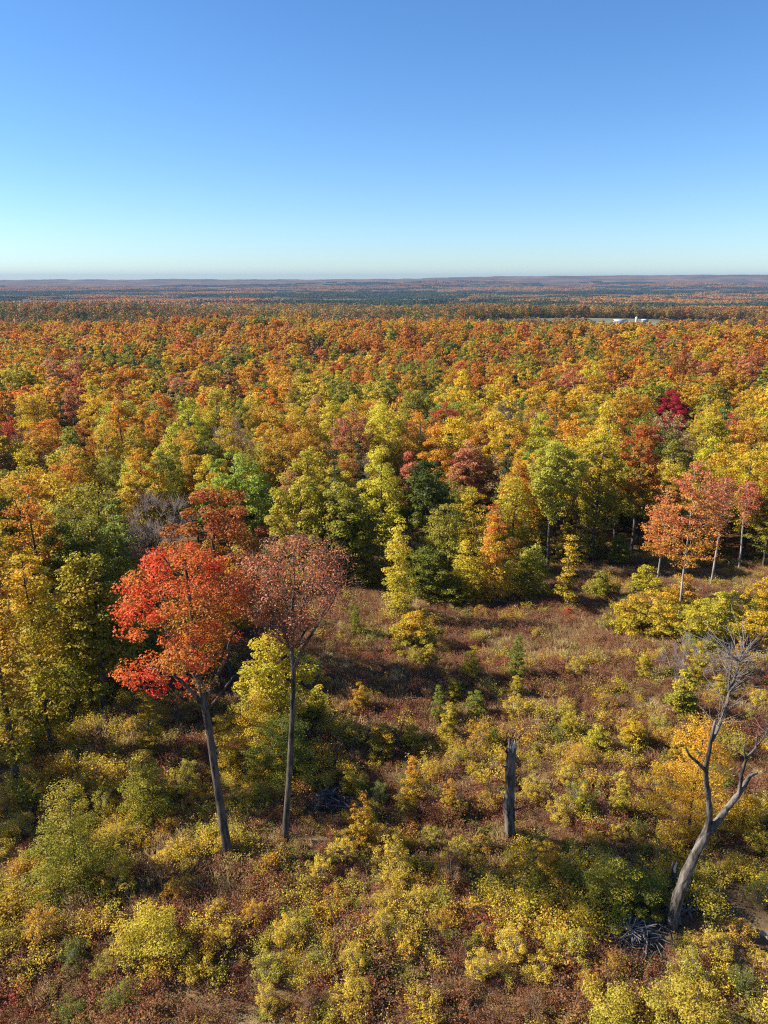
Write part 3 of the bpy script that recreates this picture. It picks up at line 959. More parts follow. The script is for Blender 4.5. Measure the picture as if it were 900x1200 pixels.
hand('shrub', 666, 722, 712, 15, 'red', 'tiny vivid red shrub at the foot of the narrow crooked sapling', seed=8, profile='dome', cat='shrub', alpha=0, ncl=10, col=(.6, .07, .03))
hand('shrub', 530, 708, 672, 50, 'green', 'low leafy green shrub under the yellow and green layered sapling', seed=9, profile='dome', cat='shrub', alpha=.8)
# around the two tall maples
hand('sapling', 325, 868, 736, 88, 'lemon', 'bright yellow young tree behind the trunks of the red and pink maples', seed=10, profile='tall', alpha=.35, cbf=.12)
hand('sapling', 296, 900, 812, 90, 'golden', 'spreading yellow sapling low between the trunks of the red and pink maples', seed=11, profile='dome', alpha=.3)
hand('sapling', 334, 922, 838, 84, 'green', 'rounded dark green sapling behind the trunk of the dusty pink maple', seed=12, profile='dome', alpha=.5, col=(.11, .15, .022), cbf=.15)
hand('sapling', 178, 886, 792, 38, 'golden', 'narrow tiered yellow sapling beneath the low red branch of the maple', seed=13, alpha=.6, flat=.14, ncl=30)
hand('sapling', 172, 956, 868, 76, 'olive', 'straw yellow and green bushy sapling between shade and the red maple', seed=14, alpha=.9, col=(.55, .42, .05))
hand('sapling', 90, 1034, 908, 106, 'olive', 'large cone shaped olive and green bush standing in front of the shaded woods', seed=15, alpha=1.0, col=(.48, .37, .045), flat=.35)
hand('sapling', 372, 846, 798, 34, 'lemon', 'small upright yellow bush just beyond the dusty pink maple', seed=16, alpha=.7)
# by the leaning dead tree
hand('sapling', 806, 985, 838, 92, 'golden', 'glowing golden young maple growing behind the leaning dead tree', seed=17, profile='tall', alpha=.3, col=(.75, .40, .028), cbf=.05)
hand('sapling', 797, 842, 776, 42, 'lemon', 'yellow sapling with a green lower side beyond the leaning dead tree', seed=18, alpha=1.0)
hand('shrub', 868, 972, 930, 60, 'golden', 'loose golden shrub under the forked limb of the leaning dead tree', seed=19, profile='dome', cat='shrub', alpha=.3)
hand('shrub', 700, 884, 848, 32, 'lemon', 'small yellow green shrub on brambles right of the snag', seed=20, profile='dome', cat='shrub', alpha=.6)
hand('shrub', 740, 880, 840, 30, 'golden', 'small golden shrub on brambles next to a yellow green shrub', seed=22, profile='dome', cat='shrub', alpha=.5)
hand('shrub', 715, 1068, 1002, 76, 'olive', 'olive yellow shrub behind the grey stick heap', seed=23, profile='dome', cat='shrub', alpha=.8, col=(.48, .40, .05))
hand('shrub', 750, 1070, 1018, 60, 'green', 'dark green leafy bush between the stick heap and the leaning dead tree', seed=24, profile='dome', cat='shrub', alpha=.6)
hand('shrub', 640, 1040, 980, 42, 'golden', 'orange tinged yellow shrub just below the broken snag', seed=25, profile='dome', cat='shrub', alpha=.5, col=(.58, .30, .03))
hand('shrub', 805, 1220, 1150, 88, 'lemon', 'rounded yellow green bush cut by the bottom edge of the photo', seed=26, profile='dome', cat='shrub', alpha=.3, col=(.54, .40, .05))
hand('shrub', 712, 1220, 1168, 80, 'olive', 'low yellow olive bush beside the rounded bush at the bottom edge', seed=27, profile='dome', cat='shrub', alpha=.5, col=(.56, .44, .05))
hand('shrub', 178, 1120, 1054, 72, 'lemon', 'large soft yellow shrub in the front of the clearing below the olive bush', seed=28, profile='dome', cat='shrub', alpha=.4, col=(.68, .52, .05))
# salmon group on the east side of the clearing
hand('tree', 792, 742, 536, 86, 'salmon', 'salmon orange tree on thin pale stems at the clearing edge', seed=40, profile='tall', mat='salmon', cbf=.42, bark='bark_pale', r_base=.12, leaf=.19, clear=3, per=78)
hand('tree', 768, 700, 585, 44, 'salmon', 'small salmon tree with pale trunk beside the tall salmon orange one', seed=41, profile='tall', mat='salmon', cbf=.45, per=70, bark='bark_pale', r_base=.12)
hand('tree', 832, 690, 556, 44, 'salmon', 'thin coral tree with leaning pale trunk behind the salmon orange tree', seed=42, profile='vase', cbf=.5, bark='bark_pale', r_base=.14, per=45, col=(.58, .19, .10), alpha=.2)
hand('tree', 866, 668, 562, 40, 'salmon', 'half bare coral red tree with pale slanting trunk near the frame edge', seed=43, profile='vase', cbf=.52, bark='bark_pale', r_base=.14, per=40, col=(.58, .17, .10), alpha=.2)
hand('tree', 894, 668, 530, 60, 'orange', 'tree with fiery orange top and green skirts at the frame edge', seed=44, profile='tall', cbf=.2, col=(.6, .17, .03), alpha=1.0)
hand('sapling', 770, 752, 690, 74, 'golden', 'wide golden sapling under the salmon orange tree', seed=45, profile='dome', alpha=.6)
hand('sapling', 822, 760, 700, 76, 'lemon', 'bushy yellow green sapling in front of the leaning pale trunk', seed=46, profile='dome', alpha=.9)
hand('sapling', 880, 760, 712, 64, 'golden', 'bright golden bush at the frame edge above the dead tree twigs', seed=47, profile='dome', alpha=.5)
hand('sapling', 755, 700, 660, 44, 'lemon', 'yellow green sapling at the woods edge beside the small salmon tree', seed=48, profile='dome', alpha=.8)
hand('sapling', 735, 742, 694, 52, 'golden', 'golden ragged sapling in front of the small salmon tree at the clearing edge', seed=60, profile='ragged', alpha=.5, flat=.4)
hand('sapling', 852, 742, 690, 60, 'lemon', 'yellow green sapling between the coral trees and the bright golden bush', seed=61, profile='tall', alpha=.8, flat=.4)
hand('sapling', 797, 722, 672, 50, 'amber', 'amber sapling right under the salmon orange crown', seed=62, profile='ragged', alpha=.6, flat=.4)
hand('sapling', 704, 700, 668, 34, 'olive', 'olive sapling on the grass between the narrow crooked one and the salmon trees', seed=63, profile='ragged', alpha=.6, flat=.4)
hand('sapling', 893, 735, 676, 50, 'golden', 'golden sapling touching the frame edge under the fiery topped tree', seed=64, profile='tall', alpha=.6, flat=.4)
# thin leafy trees of the shaded west woods
for q_, (px_, py_, tp_, w_, key_, lab_) in enumerate((
        (22, 925, 590, 84, 'amber', 'amber and olive thin tree standing at the frame edge of the shaded west woods'),
        (62, 880, 640, 74, 'golden', 'golden layered tree with slim dark trunk between the amber edge tree and red maple'),
        (108, 838, 646, 66, 'lemon', 'yellow topped slim tree just before the red maple crown in the shaded woods'),
        (8, 830, 560, 80, 'golden', 'tall golden tree at the frame edge behind the amber thin tree'),
        (128, 800, 600, 60, 'olive', 'olive green loose tree behind the scarlet crown in the shaded woods'),
        (66, 800, 566, 76, 'orange', 'orange brown loose tree deeper in the shaded west woods'),
        (150, 775, 590, 60, 'lime', 'light lime tree rising beside the leafless purplish tree'))):
    hand('tree', px_, py_, tp_, w_, key_, lab_, seed=80 + q_, profile='skirt', flat=.42, cbf=.14, per=100, leaf=.2, shell=.3, alpha=.6)
# leafy trees closing the woods edge behind the centre saplings
for q_, (px_, py_, tp_, w_, key_, al_, lab_) in enumerate((
        (522, 690, 586, 58, 'olive', .6, 'olive full skirted tree right of the dark green rounded tree at the woods edge'),
        (551, 676, 566, 56, 'golden', .6, 'golden green tree behind the yellow and green layered sapling'),
        (500, 706, 640, 50, 'green', .4, 'low green tree under the dark green rounded tree'),
        (528, 650, 560, 60, 'green', .5, 'green tree second in line behind the layered saplings'),
        (596, 672, 556, 56, 'lemon', .7, 'yellow green tree just behind the orange tipped sapling'),
        (430, 690, 590, 58, 'olive', .7, 'olive green tree between the pink maple and the ragged yellow sapling'),
        (610, 690, 640, 40, 'green', .5, 'low green leafy tree between the orange tipped and narrow saplings'))):
    hand('tree', px_, py_, tp_, w_, key_, lab_, seed=100 + q_, profile='skirt', flat=.45, cbf=.06, per=110, leaf=.2, shell=.3, alpha=al_)
# bare grey shrub behind the dead limbs
bx, by = at(815, 800)
g = np.random.default_rng(8)
C = clusters_in('dome', 4.2, .8, 2.6, 40, g)
paths = skeleton(C, [(0, 0, -.2), (0, 0, .4), (.05, 0, .9)], .1, g, tip=.018)
V, F = merge_parts([tubes(paths, 4), twig_spray(C, np.array([0, 0, 0.]), 13, .9, .013, g)])
o = link('bare_shrub', mesh_np('bare_shrub', V, F, [M['twig_grey']])); o.location = (bx, by, h1(bx, by))
tag(o, 'leafless grey twiggy shrub behind the bare top of the leaning dead tree', 'shrub')

# distinctive forest crowns seen above the clearing: (px, crown top py, crown centre distance, kind index, colour key, scale, label)
FEATURE = [
    (253, 572, 56, 'dome', 'rust', 5.4, 'big rust red and orange tree right behind the scarlet maple', (.42, .12, .03), .35),
    (182, 582, 62, 'bare', None, 1.0, 'leafless purplish grey tree between the rust tree and yellow crowns', None, 0),
    (274, 533, 96, 'dome', 'lime', 6.6, 'broad fresh lime green crown among yellow trees', (.36, .42, .05), .1),
    (500, 540, 90, 'round', 'green', 3.6, 'rounded dark green tree at the woods edge above the ragged yellow sapling', (.075, .11, .022), .4),
    (160, 556, 90, 'round', 'golden', 4.6, 'bright golden crown beside the leafless purplish tree', (.56, .38, .03), .3),
    (652, 518, 92, 'vase', 'lime', 4.3, 'pale lime yellow vase shaped tree with dark trunk at the woods edge', (.48, .44, .06), .2),
    (755, 497, 100, 'round', 'red', 4.2, 'tall tree with orange red top rising over the woods edge', (.52, .12, .03), .7),
    (788, 458, 178, 'round', 'crimson', 6.0, 'deep crimson round tree standing out in the forest', (.46, .022, .045), .0),
    (548, 520, 116, 'round', 'salmon', 3.8, 'salmon pink crown at the woods edge beyond the dark green tree', (.62, .25, .12), .25),
    (480, 532, 118, 'tall', 'salmon', 2.6, 'slim pinkish red crown just behind the dark green tree', (.58, .2, .1), .3),
    (840, 484, 118, 'round', 'lemon', 4.0, 'yellow topped dark green tree behind the coral trees', (.52, .38, .04), 1.0),
    (706, 508, 96, 'tall', 'golden', 4.0, 'golden tree between the lime yellow tree and the red topped tree', (.52, .38, .035), .6),
    (350, 558, 84, 'round', 'lemon', 4.6, 'lemon yellow crown above the dusty pink maple', (.5, .40, .04), .4),
    (400, 568, 82, 'tall', 'green', 4.2, 'yellow and green leafy edge tree beside the dusty pink crown', (.40, .34, .04), 1.0),
    (75, 610, 56, 'round', 'green', 3.4, 'dark green tree in the shaded woods behind the olive bush', (.17, .19, .025), .5),
    (100, 655, 50, 'tall', 'golden', 3.4, 'yellow olive tree at the shaded woods edge near the red maple', (.46, .33, .04), .8),
]
gh = np.random.default_rng(55)
used = []
for i, (px, tpy, D, kind, key, R, label, col, al) in enumerate(FEATURE):
    d = ray(px, tpy); q = d * (D / d[1])
    x, y = float(q[0]), D
    zt = CAM_H + float(q[2]); z = h1(x, y); H = zt - z
    R *= .74
    HEROES.append((x, y, max(R * .8, 2.2)))
    used.append((px, tpy, D, max(R, 2.5) * FPX / math.hypot(D, CAM_H - zt)))
    if kind == 'bare':
        tm, cm = BARE[0]
        t = thing('bare_tree', (x, y, z), label, 'bare tree', s=(1.2, 1.2, H / 15.5))
        link('trunk', tm, t); link('twigs', cm, t); continue
    lod_leaf = .26 if D < 70 else .30
    a = dict(profile=kind, H=H, cb=H * (.3 if kind != 'vase' else .38), R=R, ncl=int(54 + R * R * 2.6), per=190, leaf=lod_leaf * .85, seed=700 + i, crad=.9, r_base=.22, lobes=.25, sides=5)
    tm, cm = tree_meshes('feature_%d' % i, a, M['leaf'], M['bark'])
    place_tree('tree', x, y, tm, cm, label, colour=(*col, al))


# ------------------------------------------------------------------ forest trees
def forest():
    g = np.random.default_rng(404)
    X, Y = forest_grid(-420, 420, -40, 640, 6.15, g)
    keep = ~clearing(X, Y)
    keep &= np.hypot(X, Y) > 34
    # only what can be seen or can cast shade into view
    keep &= (np.abs(X) < 0.62 * np.maximum(Y, 0) + 34)
    keep &= (Y > 0)
    for hx, hy, c in HEROES:
        keep &= np.hypot(X - hx, Y - hy) > c + 1.2
    keep &= ~((X < -12) & (Y < 76) & (g.uniform(size=len(X)) < np.where(Y < 64, .78, .45)))
    tx, ty = proj(X, Y, hgt(X, Y) + 16.5)
    for fx, fy, D_, rp_ in used:
        keep &= ~((Y < D_) & (Y > D_ - 45) & (np.abs(tx - fx) < rp_ + 14) & (ty < fy + rp_ * (1.9 if D_ > 150 else .9)))
    X, Y = X[keep], Y[keep]
    Z = hgt(X, Y)
    D = np.hypot(X, Y)
    vis = in_view(X, Y, Z + 13, 15, 20, 0)
    order = np.argsort(D + np.where(vis, 0, 1e5))
    n_thing = 285
    th = order[:n_thing]
    rest = order[n_thing:]
    return X, Y, Z, D, vis, th, rest, g


FXs, FYs, FZs, FD, FVIS, TH, REST, gF = forest()

ANCH = [(60, 'the shaded woods edge'), (165, 'the leafless purplish tree'), (255, 'the scarlet maple'), (345, 'the dusty pink maple'), (465, 'the ragged yellow sapling'),
        (580, 'the orange tipped sapling'), (664, 'the narrow crooked sapling'), (755, 'the small salmon tree'), (860, 'the coral trees')]
ORD = ['first', 'second', 'third', 'fourth', 'fifth', 'sixth', 'seventh', 'eighth', 'ninth', 'tenth', 'eleventh', 'twelfth']
def near_edge(x, y):
    a = np.radians(np.arange(0, 360, 30))
    return bool(clearing(x + 9 * np.cos(a), y + 9 * np.sin(a)).any())


cells = {}
rows = []
for i in TH:
    x, y, z = float(FXs[i]), float(FYs[i]), float(FZs[i])
    u = gF.uniform()
    near_d = FD[i]
    if u < .045: typ, key = 'spruce', 'evergreen'
    elif u < .075 and near_d > 70: typ, key = 'bare', None
    else: typ, key = 'broad', pick_colour(x, y, gF)
    vi = int(gF.integers(0, 9)) if typ == 'broad' else int(gF.integers(9, 11))
    sc = gF.uniform(.72, 1.22)
    if y < 120: sc = .74 + (sc - .72) * .55
    if typ == 'broad' and near_edge(x, y) and gF.uniform() < .65:
        vi = int(gF.integers(11, 14)); sc = gF.uniform(.75, 1.1)
    px, py = proj(x, y, z + 13 * sc)
    anchor = min(ANCH, key=lambda a: abs(a[0] - px))[1]
    shape = {'round': 'rounded', 'tall': 'tall', 'dome': 'broad', 'vase': 'spreading', 'spire': 'pointed', 'skirt': 'full'}[KINDS[vi]] if typ != 'bare' else 'leafless'
    cells.setdefault((typ, key, shape, anchor), []).append((y, len(rows)))
    rows.append([i, x, y, z, typ, key, vi, sc, shape, anchor, None])
for ck, lst in cells.items():
    typ, key, shape, anchor = ck
    lst.sort()
    w = WORD[key] if key else 'grey'
    for n, (_, r) in enumerate(lst):
        noun = {'broad': 'crown', 'spruce': 'conifer', 'bare': 'tree'}[typ]
        if len(lst) == 1: lab = 'only %s %s forest %s beyond %s' % (w, shape, noun, anchor)
        elif n == 0: lab = 'nearest %s %s forest %s beyond %s' % (w, shape, noun, anchor)
        elif n == len(lst) - 1: lab = 'farthest %s %s forest %s beyond %s' % (w, shape, noun, anchor)
        else: lab = '%s %s forest %s beyond %s, %s of its kind back' % (w, shape, noun, anchor, ORD[n])
        rows[r][10] = lab
for (i, x, y, z, typ, key, vi, sc, shape, anchor, lab) in rows:
    rz = gF.uniform(0, 6.283)
    if typ == 'bare':
        tm, cm = BARE[int(gF.integers(0, 3))]
        t = thing('bare_tree', (x, y, z), lab, 'bare tree', 'bare trees standing in the forest', rz, sc)
        link('trunk', tm, t); link('twigs', cm, t); continue
    tm, cm = NEAR[vi]
    nm = 'conifer_tree' if typ == 'spruce' else 'broadleaf_tree'
    t = thing(nm, (x, y, z), lab, 'tree', 'evergreen trees in the forest' if typ == 'spruce' else 'autumn trees of the forest', rz, (sc * gF.uniform(.92, 1.1), sc * gF.uniform(.92, 1.1), sc))
    link('trunk', tm, t)
    c = link('crown', cm, t); c.color = jitter_col(key, gF)

# the rest of the woods in one mass
fpts, frot, fscl, fidx, ftint = [], [], [], [], []
def add_f(x, y, z, lod, key, g, s=1.0):
    st, n = LOD[lod]
    k = st + (n - 1 if key == 'evergreen' else int(g.integers(0, n - 1)))
    sc = s * g.uniform(.68, 1.28)
    fpts.append((x, y, z)); frot.append((0, 0, g.uniform(0, 6.283))); fscl.append((sc * g.uniform(.9, 1.15), sc * g.uniform(.9, 1.15), sc)); fidx.append(k); ftint.append(jitter_col(key, g))
for i in REST:
    d = FD[i]
    if in_field(FXs[i], FYs[i]): continue
    lod = 0 if d < 110 else (1 if d < 330 else 2)
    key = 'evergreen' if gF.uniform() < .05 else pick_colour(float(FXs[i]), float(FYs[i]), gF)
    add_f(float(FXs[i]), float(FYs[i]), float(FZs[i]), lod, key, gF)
g2 = np.random.default_rng(505)
X, Y = forest_grid(-1000, 1000, 640, 1750, 6.9, g2)
k = (np.abs(X) < .58 * Y + 20) & ~in_field(X, Y)
X, Y = X[k], Y[k]; Z = hgt(X, Y)
dark = fbm(X / 330, Y / 120, 31, 3)
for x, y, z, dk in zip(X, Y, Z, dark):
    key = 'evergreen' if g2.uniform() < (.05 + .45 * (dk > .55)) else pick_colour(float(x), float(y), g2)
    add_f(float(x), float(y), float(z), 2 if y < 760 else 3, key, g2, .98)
scatter('forest', fpts, frot, fscl, fidx, ftint, proto_collection('forest_tree_kinds', protos), 'dense autumn forest of orange, yellow and green crowns rolling away behind the clearing', 'forest')

# patches of distant woods
def patch(seed, probs):
    g = np.random.default_rng(seed)
    S = 90.0
    n = 150
    c = np.stack([g.uniform(-S / 2, S / 2, n), g.uniform(-S / 2, S / 2, n)], axis=1)
    VV, CC, LL = [], [], []
    ks = list(probs); w = np.array([probs[k] for k in ks], float); w /= w.sum()
    for i in range(n):
        key = ks[int(g.choice(len(ks), p=w))]
        col = np.clip(np.array(jitter_col(key, g)[:3]) * 1.3, 0, .8)
        m = 16
        v = norm(g.normal(size=(m, 3))); v[:, 2] = np.abs(v[:, 2]) * 1.0 - .25
        Hh = g.uniform(11, 17)
        P = np.array([c[i, 0], c[i, 1], Hh - 3.6]) + v * np.array([3.6, 3.6, 4.2]) * g.uniform(.7, 1, (m, 1))
        Nn = norm(v + np.array([0, 0, .5]) + g.normal(size=v.shape) * .3)
        V, F = leaf_quads(P, Nn, g.uniform(2.8, 4.2, m), .9, g)
        VV.append(V); CC.append(np.repeat(col[None], len(V), axis=0))
        LL.append(np.stack([np.repeat(g.uniform(0, 1, m), 4), np.full(len(V), .7), np.full(len(V), g.uniform())], axis=1))
    V = np.concatenate(VV)
    return mesh_np('woods_patch', V, [np.arange(len(V)).reshape(-1, 4)], [M['leaf_tree']], leaf=np.concatenate(LL), treecol=np.concatenate(CC))
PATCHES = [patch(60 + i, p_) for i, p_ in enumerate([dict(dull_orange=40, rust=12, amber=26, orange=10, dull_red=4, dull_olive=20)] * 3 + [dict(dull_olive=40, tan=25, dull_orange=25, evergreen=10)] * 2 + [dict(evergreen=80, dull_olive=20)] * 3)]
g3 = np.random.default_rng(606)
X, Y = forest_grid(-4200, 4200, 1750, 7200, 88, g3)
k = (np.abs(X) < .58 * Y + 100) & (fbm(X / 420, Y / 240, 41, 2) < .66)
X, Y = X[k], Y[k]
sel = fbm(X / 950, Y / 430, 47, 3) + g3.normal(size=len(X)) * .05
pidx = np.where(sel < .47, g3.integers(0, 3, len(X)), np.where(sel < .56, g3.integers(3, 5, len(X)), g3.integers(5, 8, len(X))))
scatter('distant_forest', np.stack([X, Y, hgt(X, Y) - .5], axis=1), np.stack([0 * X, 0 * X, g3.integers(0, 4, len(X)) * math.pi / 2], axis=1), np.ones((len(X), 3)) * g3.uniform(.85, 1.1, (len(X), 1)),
        pidx, np.ones((len(X), 4)), proto_collection('distant_wood_kinds', PATCHES), 'hazy distant woods in muted orange and green out to the far hills', 'forest')


# ------------------------------------------------------------------ undergrowth of the clearing
def clump(kind, seed):
    g = np.random.default_rng(seed)
    paths = []
    if kind == 'grass':
        n = 150
        b = g.normal(size=(n, 2)) * .26
        hh = g.uniform(.35, .85, n)
        lean = g.normal(size=(n, 2)) * .28
        P = np.concatenate([b + lean * .5, (hh * .5)[:, None]], axis=1)
        along = np.concatenate([lean, hh[:, None]], axis=1)
        Nn = norm(np.cross(along, g.normal(size=(n, 3))))
        V, F = leaf_quads(P, Nn, hh * 1.05, .05 / hh, g, fold=.05, along=along)
        lf = np.repeat(np.stack([g.uniform(0, 1, n), np.ones(n), g.uniform(0, 1, n)], axis=1), 4, axis=0)
        return mesh_np('grass_tuft', V, [F], [M['leaf_inst']], leaf=lf)
    if kind == 'bramble':
        n, spread, hmax, size, upw = 500, .52, .85, .068, .9
    elif kind == 'leafy':
        n, spread, hmax, size, upw = 560, .46, 1.15, .072, .9
    else:  # low green herbs
        n, spread, hmax, size, upw = 240, .45, .55, .13, 1.2
    ns = 13
    sb = g.normal(size=(ns, 2)) * spread * .45
    st = np.concatenate([sb * 1.0 + g.normal(size=(ns, 2)) * spread * .65, g.uniform(.5, 1, ns)[:, None] * hmax], axis=1)
    k = g.integers(0, ns, n); t = g.uniform(.25, 1, n) ** .7
    base = np.concatenate([sb, np.zeros((ns, 1))], axis=1)
    P = base[k] + (st[k] - base[k]) * t[:, None]
    P = P + g.normal(size=P.shape) * np.array([.11, .11, .07])
    P[:, 2] = np.abs(P[:, 2])
    Nn = norm(np.array([0, 0, upw]) + g.normal(size=P.shape) * .6)
    V, F = leaf_quads(P, Nn, size * g.uniform(.6, 1.35, n), .62, g)
    lf = np.repeat(np.stack([g.uniform(0, 1, n), np.clip(P[:, 2] / hmax, 0, 1), g.uniform(0, 1, ns)[k]], axis=1), 4, axis=0)
    for i in range(ns): paths.append(([base[i], (base[i] + st[i]) / 2 + g.normal(size=3) * .03, st[i]], [.011, .009, .005]))
    TV, TF = tubes(paths, 3)
    Vx = np.concatenate([V, TV]); nT = sum(map(len, TF))
    return mesh_np(kind + '_clump', Vx, [F, TF[0] + len(V), TF[1] + len(V)], [M['leaf_inst'], M['twig']], fmat=np.concatenate([np.zeros(len(F)), np.ones(nT)]),
                   leaf=np.concatenate([lf, np.zeros((len(TV), 3))]))


UG = {k: proto_collection(k + '_kinds', [clump(k, 40 + i * 7 + len(k)) for i in range(4)]) for k in ('grass', 'bramble', 'leafy', 'herb')}
def undergrowth():
    g = np.random.default_rng(808)
    N0 = 30000
    X = g.uniform(-58, 66, N0); Y = g.uniform(19, 104, N0)
    k = (np.abs(X) < .66 * Y + 5)
    X, Y = X[k], Y[k]
    # thin the far part a little, keep the front dense
    inside = clearing(X, Y)
    edge = np.zeros(len(X), bool)
    for dx, dy in ((9, 0), (-9, 0), (0, -9), (7, -7), (-7, -7), (16, -6)):
        edge |= clearing(X + dx, Y + dy)
    k = inside | (edge & (g.uniform(size=len(X)) < .5))
    X, Y, inside = X[k], Y[k], inside[k]
    # bare dirt patch at the bottom east corner
    dx_, dy_ = at(888, 1105)
    k = np.hypot((X - dx_) / 2.6, (Y - dy_) / 4.0) > .6 + .5 * vnoise(X, Y, 2)
    X, Y, inside = X[k], Y[k], inside[k]
    for (hx_, hy_), rad_ in ((at(738, 1098), 1.7), (at(384, 942), 1.5), ((LX, LY), 1.0), (at(455, 1105), .7), (at(805, 1070), .8)):
        k = np.hypot(X - hx_, Y - hy_) > rad_ * (.75 + .5 * vnoise(X * 2, Y * 2, 9))
        X, Y, inside = X[k], Y[k], inside[k]
    Z = hgt(X, Y)
    n1 = fbm(X / 4.5, Y / 4.5, 21, 3); n2 = fbm(X / 7.0, Y / 5.0, 22, 3); n3 = fbm(X / 2.2, Y / 2.2, 23, 2)
    strip = fbm(X / 13.0, Y / 2.6, 24, 2); tall_ = fbm(X / 5.0, Y / 4.0, 25, 2)
    px, py = proj(X, Y, Z)
    front = np.clip((py - 820) / 220, 0, 1)
    sets = {k: ([], [], [], [], []) for k in UG}
    for i in range(len(X)):
        u = g.uniform()
        f = front[i]
        wl = (.06 + .56 * f) * (.06 + 3.4 * max(0, n1[i] - .40))
        wb = (.56 - .06 * f) * (.25 + 2.2 * max(0, n2[i] - .28))
        wg = (.42 - .28 * f) * (.3 + 2.0 * max(0, .72 - n2[i])) * (.25 + 6 * max(0, strip[i] - .47))
        wh = .05 + .07 * n3[i]
        if not inside[i]: wl, wb, wg, wh = .15, .1, .04, .5
        w = np.array([wg, wb, wl, wh]); w /= w.sum()
        kind = ('grass', 'bramble', 'leafy', 'herb')[int(np.searchsorted(np.cumsum(w), u))]
        v = g.uniform()
        if kind == 'grass': c, al = ((.46, .33, .15), 0) if v < .6 else (((.54, .42, .19), 0) if v < .85 else ((.34, .21, .09), 0))
        elif kind == 'bramble':
            c, al = ((.30, .108, .045), .12) if v < .46 else (((.37, .18, .07), .2) if v < .74 else (((.21, .065, .036), .05) if v < .95 else ((.42, .10, .05), .1)))
        elif kind == 'leafy':
            c, al = ((.70, .49, .045), .25) if v < .5 else (((.58, .45, .05), .3) if v < .8 else (((.62, .34, .03), .2) if v < .93 else ((.28, .27, .035), .4)))
        else: c, al = ((.18, .20, .03), .4) if v < .5 else ((.30, .27, .045), .4)
        f_ = g.uniform(.85, 1.15)
        s = g.uniform(.6, 1.12) * (.55 + .95 * tall_[i]) * (1.0 if kind != 'leafy' else (.8 + .5 * n1[i]))
        S = sets[kind]
        S[0].append((X[i], Y[i], Z[i] - .04)); S[1].append((g.normal() * .08, g.normal() * .08, g.uniform(0, 6.283))); S[2].append((s * 1.15, s * 1.15, s)); S[3].append(int(g.integers(0, 4)))
        S[4].append((c[0] * f_, c[1] * f_, c[2] * f_, al))
    names = {'grass': ('grass', 'dry tan grass tufts between the brambles on the clearing floor', 'grass'),
             'bramble': ('bramble_undergrowth', 'low reddish brown brambles covering the clearing floor', 'brambles'),
             'leafy': ('leafy_undergrowth', 'loose yellow leafed stems and sprouts filling the front of the clearing', 'undergrowth'),
             'herb': ('green_undergrowth', 'low green herbs in patches of the clearing and under the trees', 'undergrowth')}
    for kind, S in sets.items():
        nm, lab, cat = names[kind]
        scatter(nm, S[0], S[1], S[2], S[3], S[4], UG[kind], lab, cat)


undergrowth()

# ------------------------------------------------------------------ shrubs one can count
def shrub_mesh(seed, H, R, n_cl, per, leaf):
    g = np.random.default_rng(seed)
    C = clusters_in('dome', H, .2 * H, R, n_cl, g, .3, shell=.2)
    paths = []
    for c in C:
        b = np.array([g.normal() * .08, g.normal() * .08, -.08])
        m_ = b + (c - b) * .5 + np.array([0, 0, .12 * H]) + g.normal(size=3) * .05
        paths.append(([b, m_, c], [.026, .019, .010]))
        e = c + np.array([g.normal() * .15, g.normal() * .15, g.uniform(.1, .4)]); paths.append(([c, e], [.010, .004]))
    TV, TF = tubes(paths, 4)
    CV, CF, LF = cluster_leaves(C, R * g.uniform(.18, .36, n_cl), per, leaf, g, 0, H, .75, .68, .8)
    return (mesh_np('shrub_stem', TV, TF, [M['twig']]), mesh_np('shrub_foliage', CV, [CF], [M['leaf']], leaf=LF))
SHRUBS = [shrub_mesh(1200 + i, h_, r_ * .95, n_ + 10, 92, .07) for i, (h_, r_, n_) in enumerate(((1.6, .9, 20), (2.0, .95, 24), (1.3, 1.0, 20), (2.5, 1.0, 28), (1.9, 1.25, 30)))]


SAPS = [tree_meshes('understory_%d' % i, dict(profile=p_, H=h_, cb=.5, R=r_, ncl=46, per=110, leaf=.2, seed=1500 + i, crad=.62, r_base=.07, flat=.35, lobes=.35, shell=.25, tip=.012, sides=4, rise=.3, wander=.2), M['leaf'], M['bark'])
        for i, (p_, h_, r_) in enumerate((('ragged', 6.0, 1.7), ('tall', 5.2, 1.6), ('ragged', 7.5, 1.8), ('dome', 4.2, 1.9)))]


HPX, HPY = at(738, 1098)


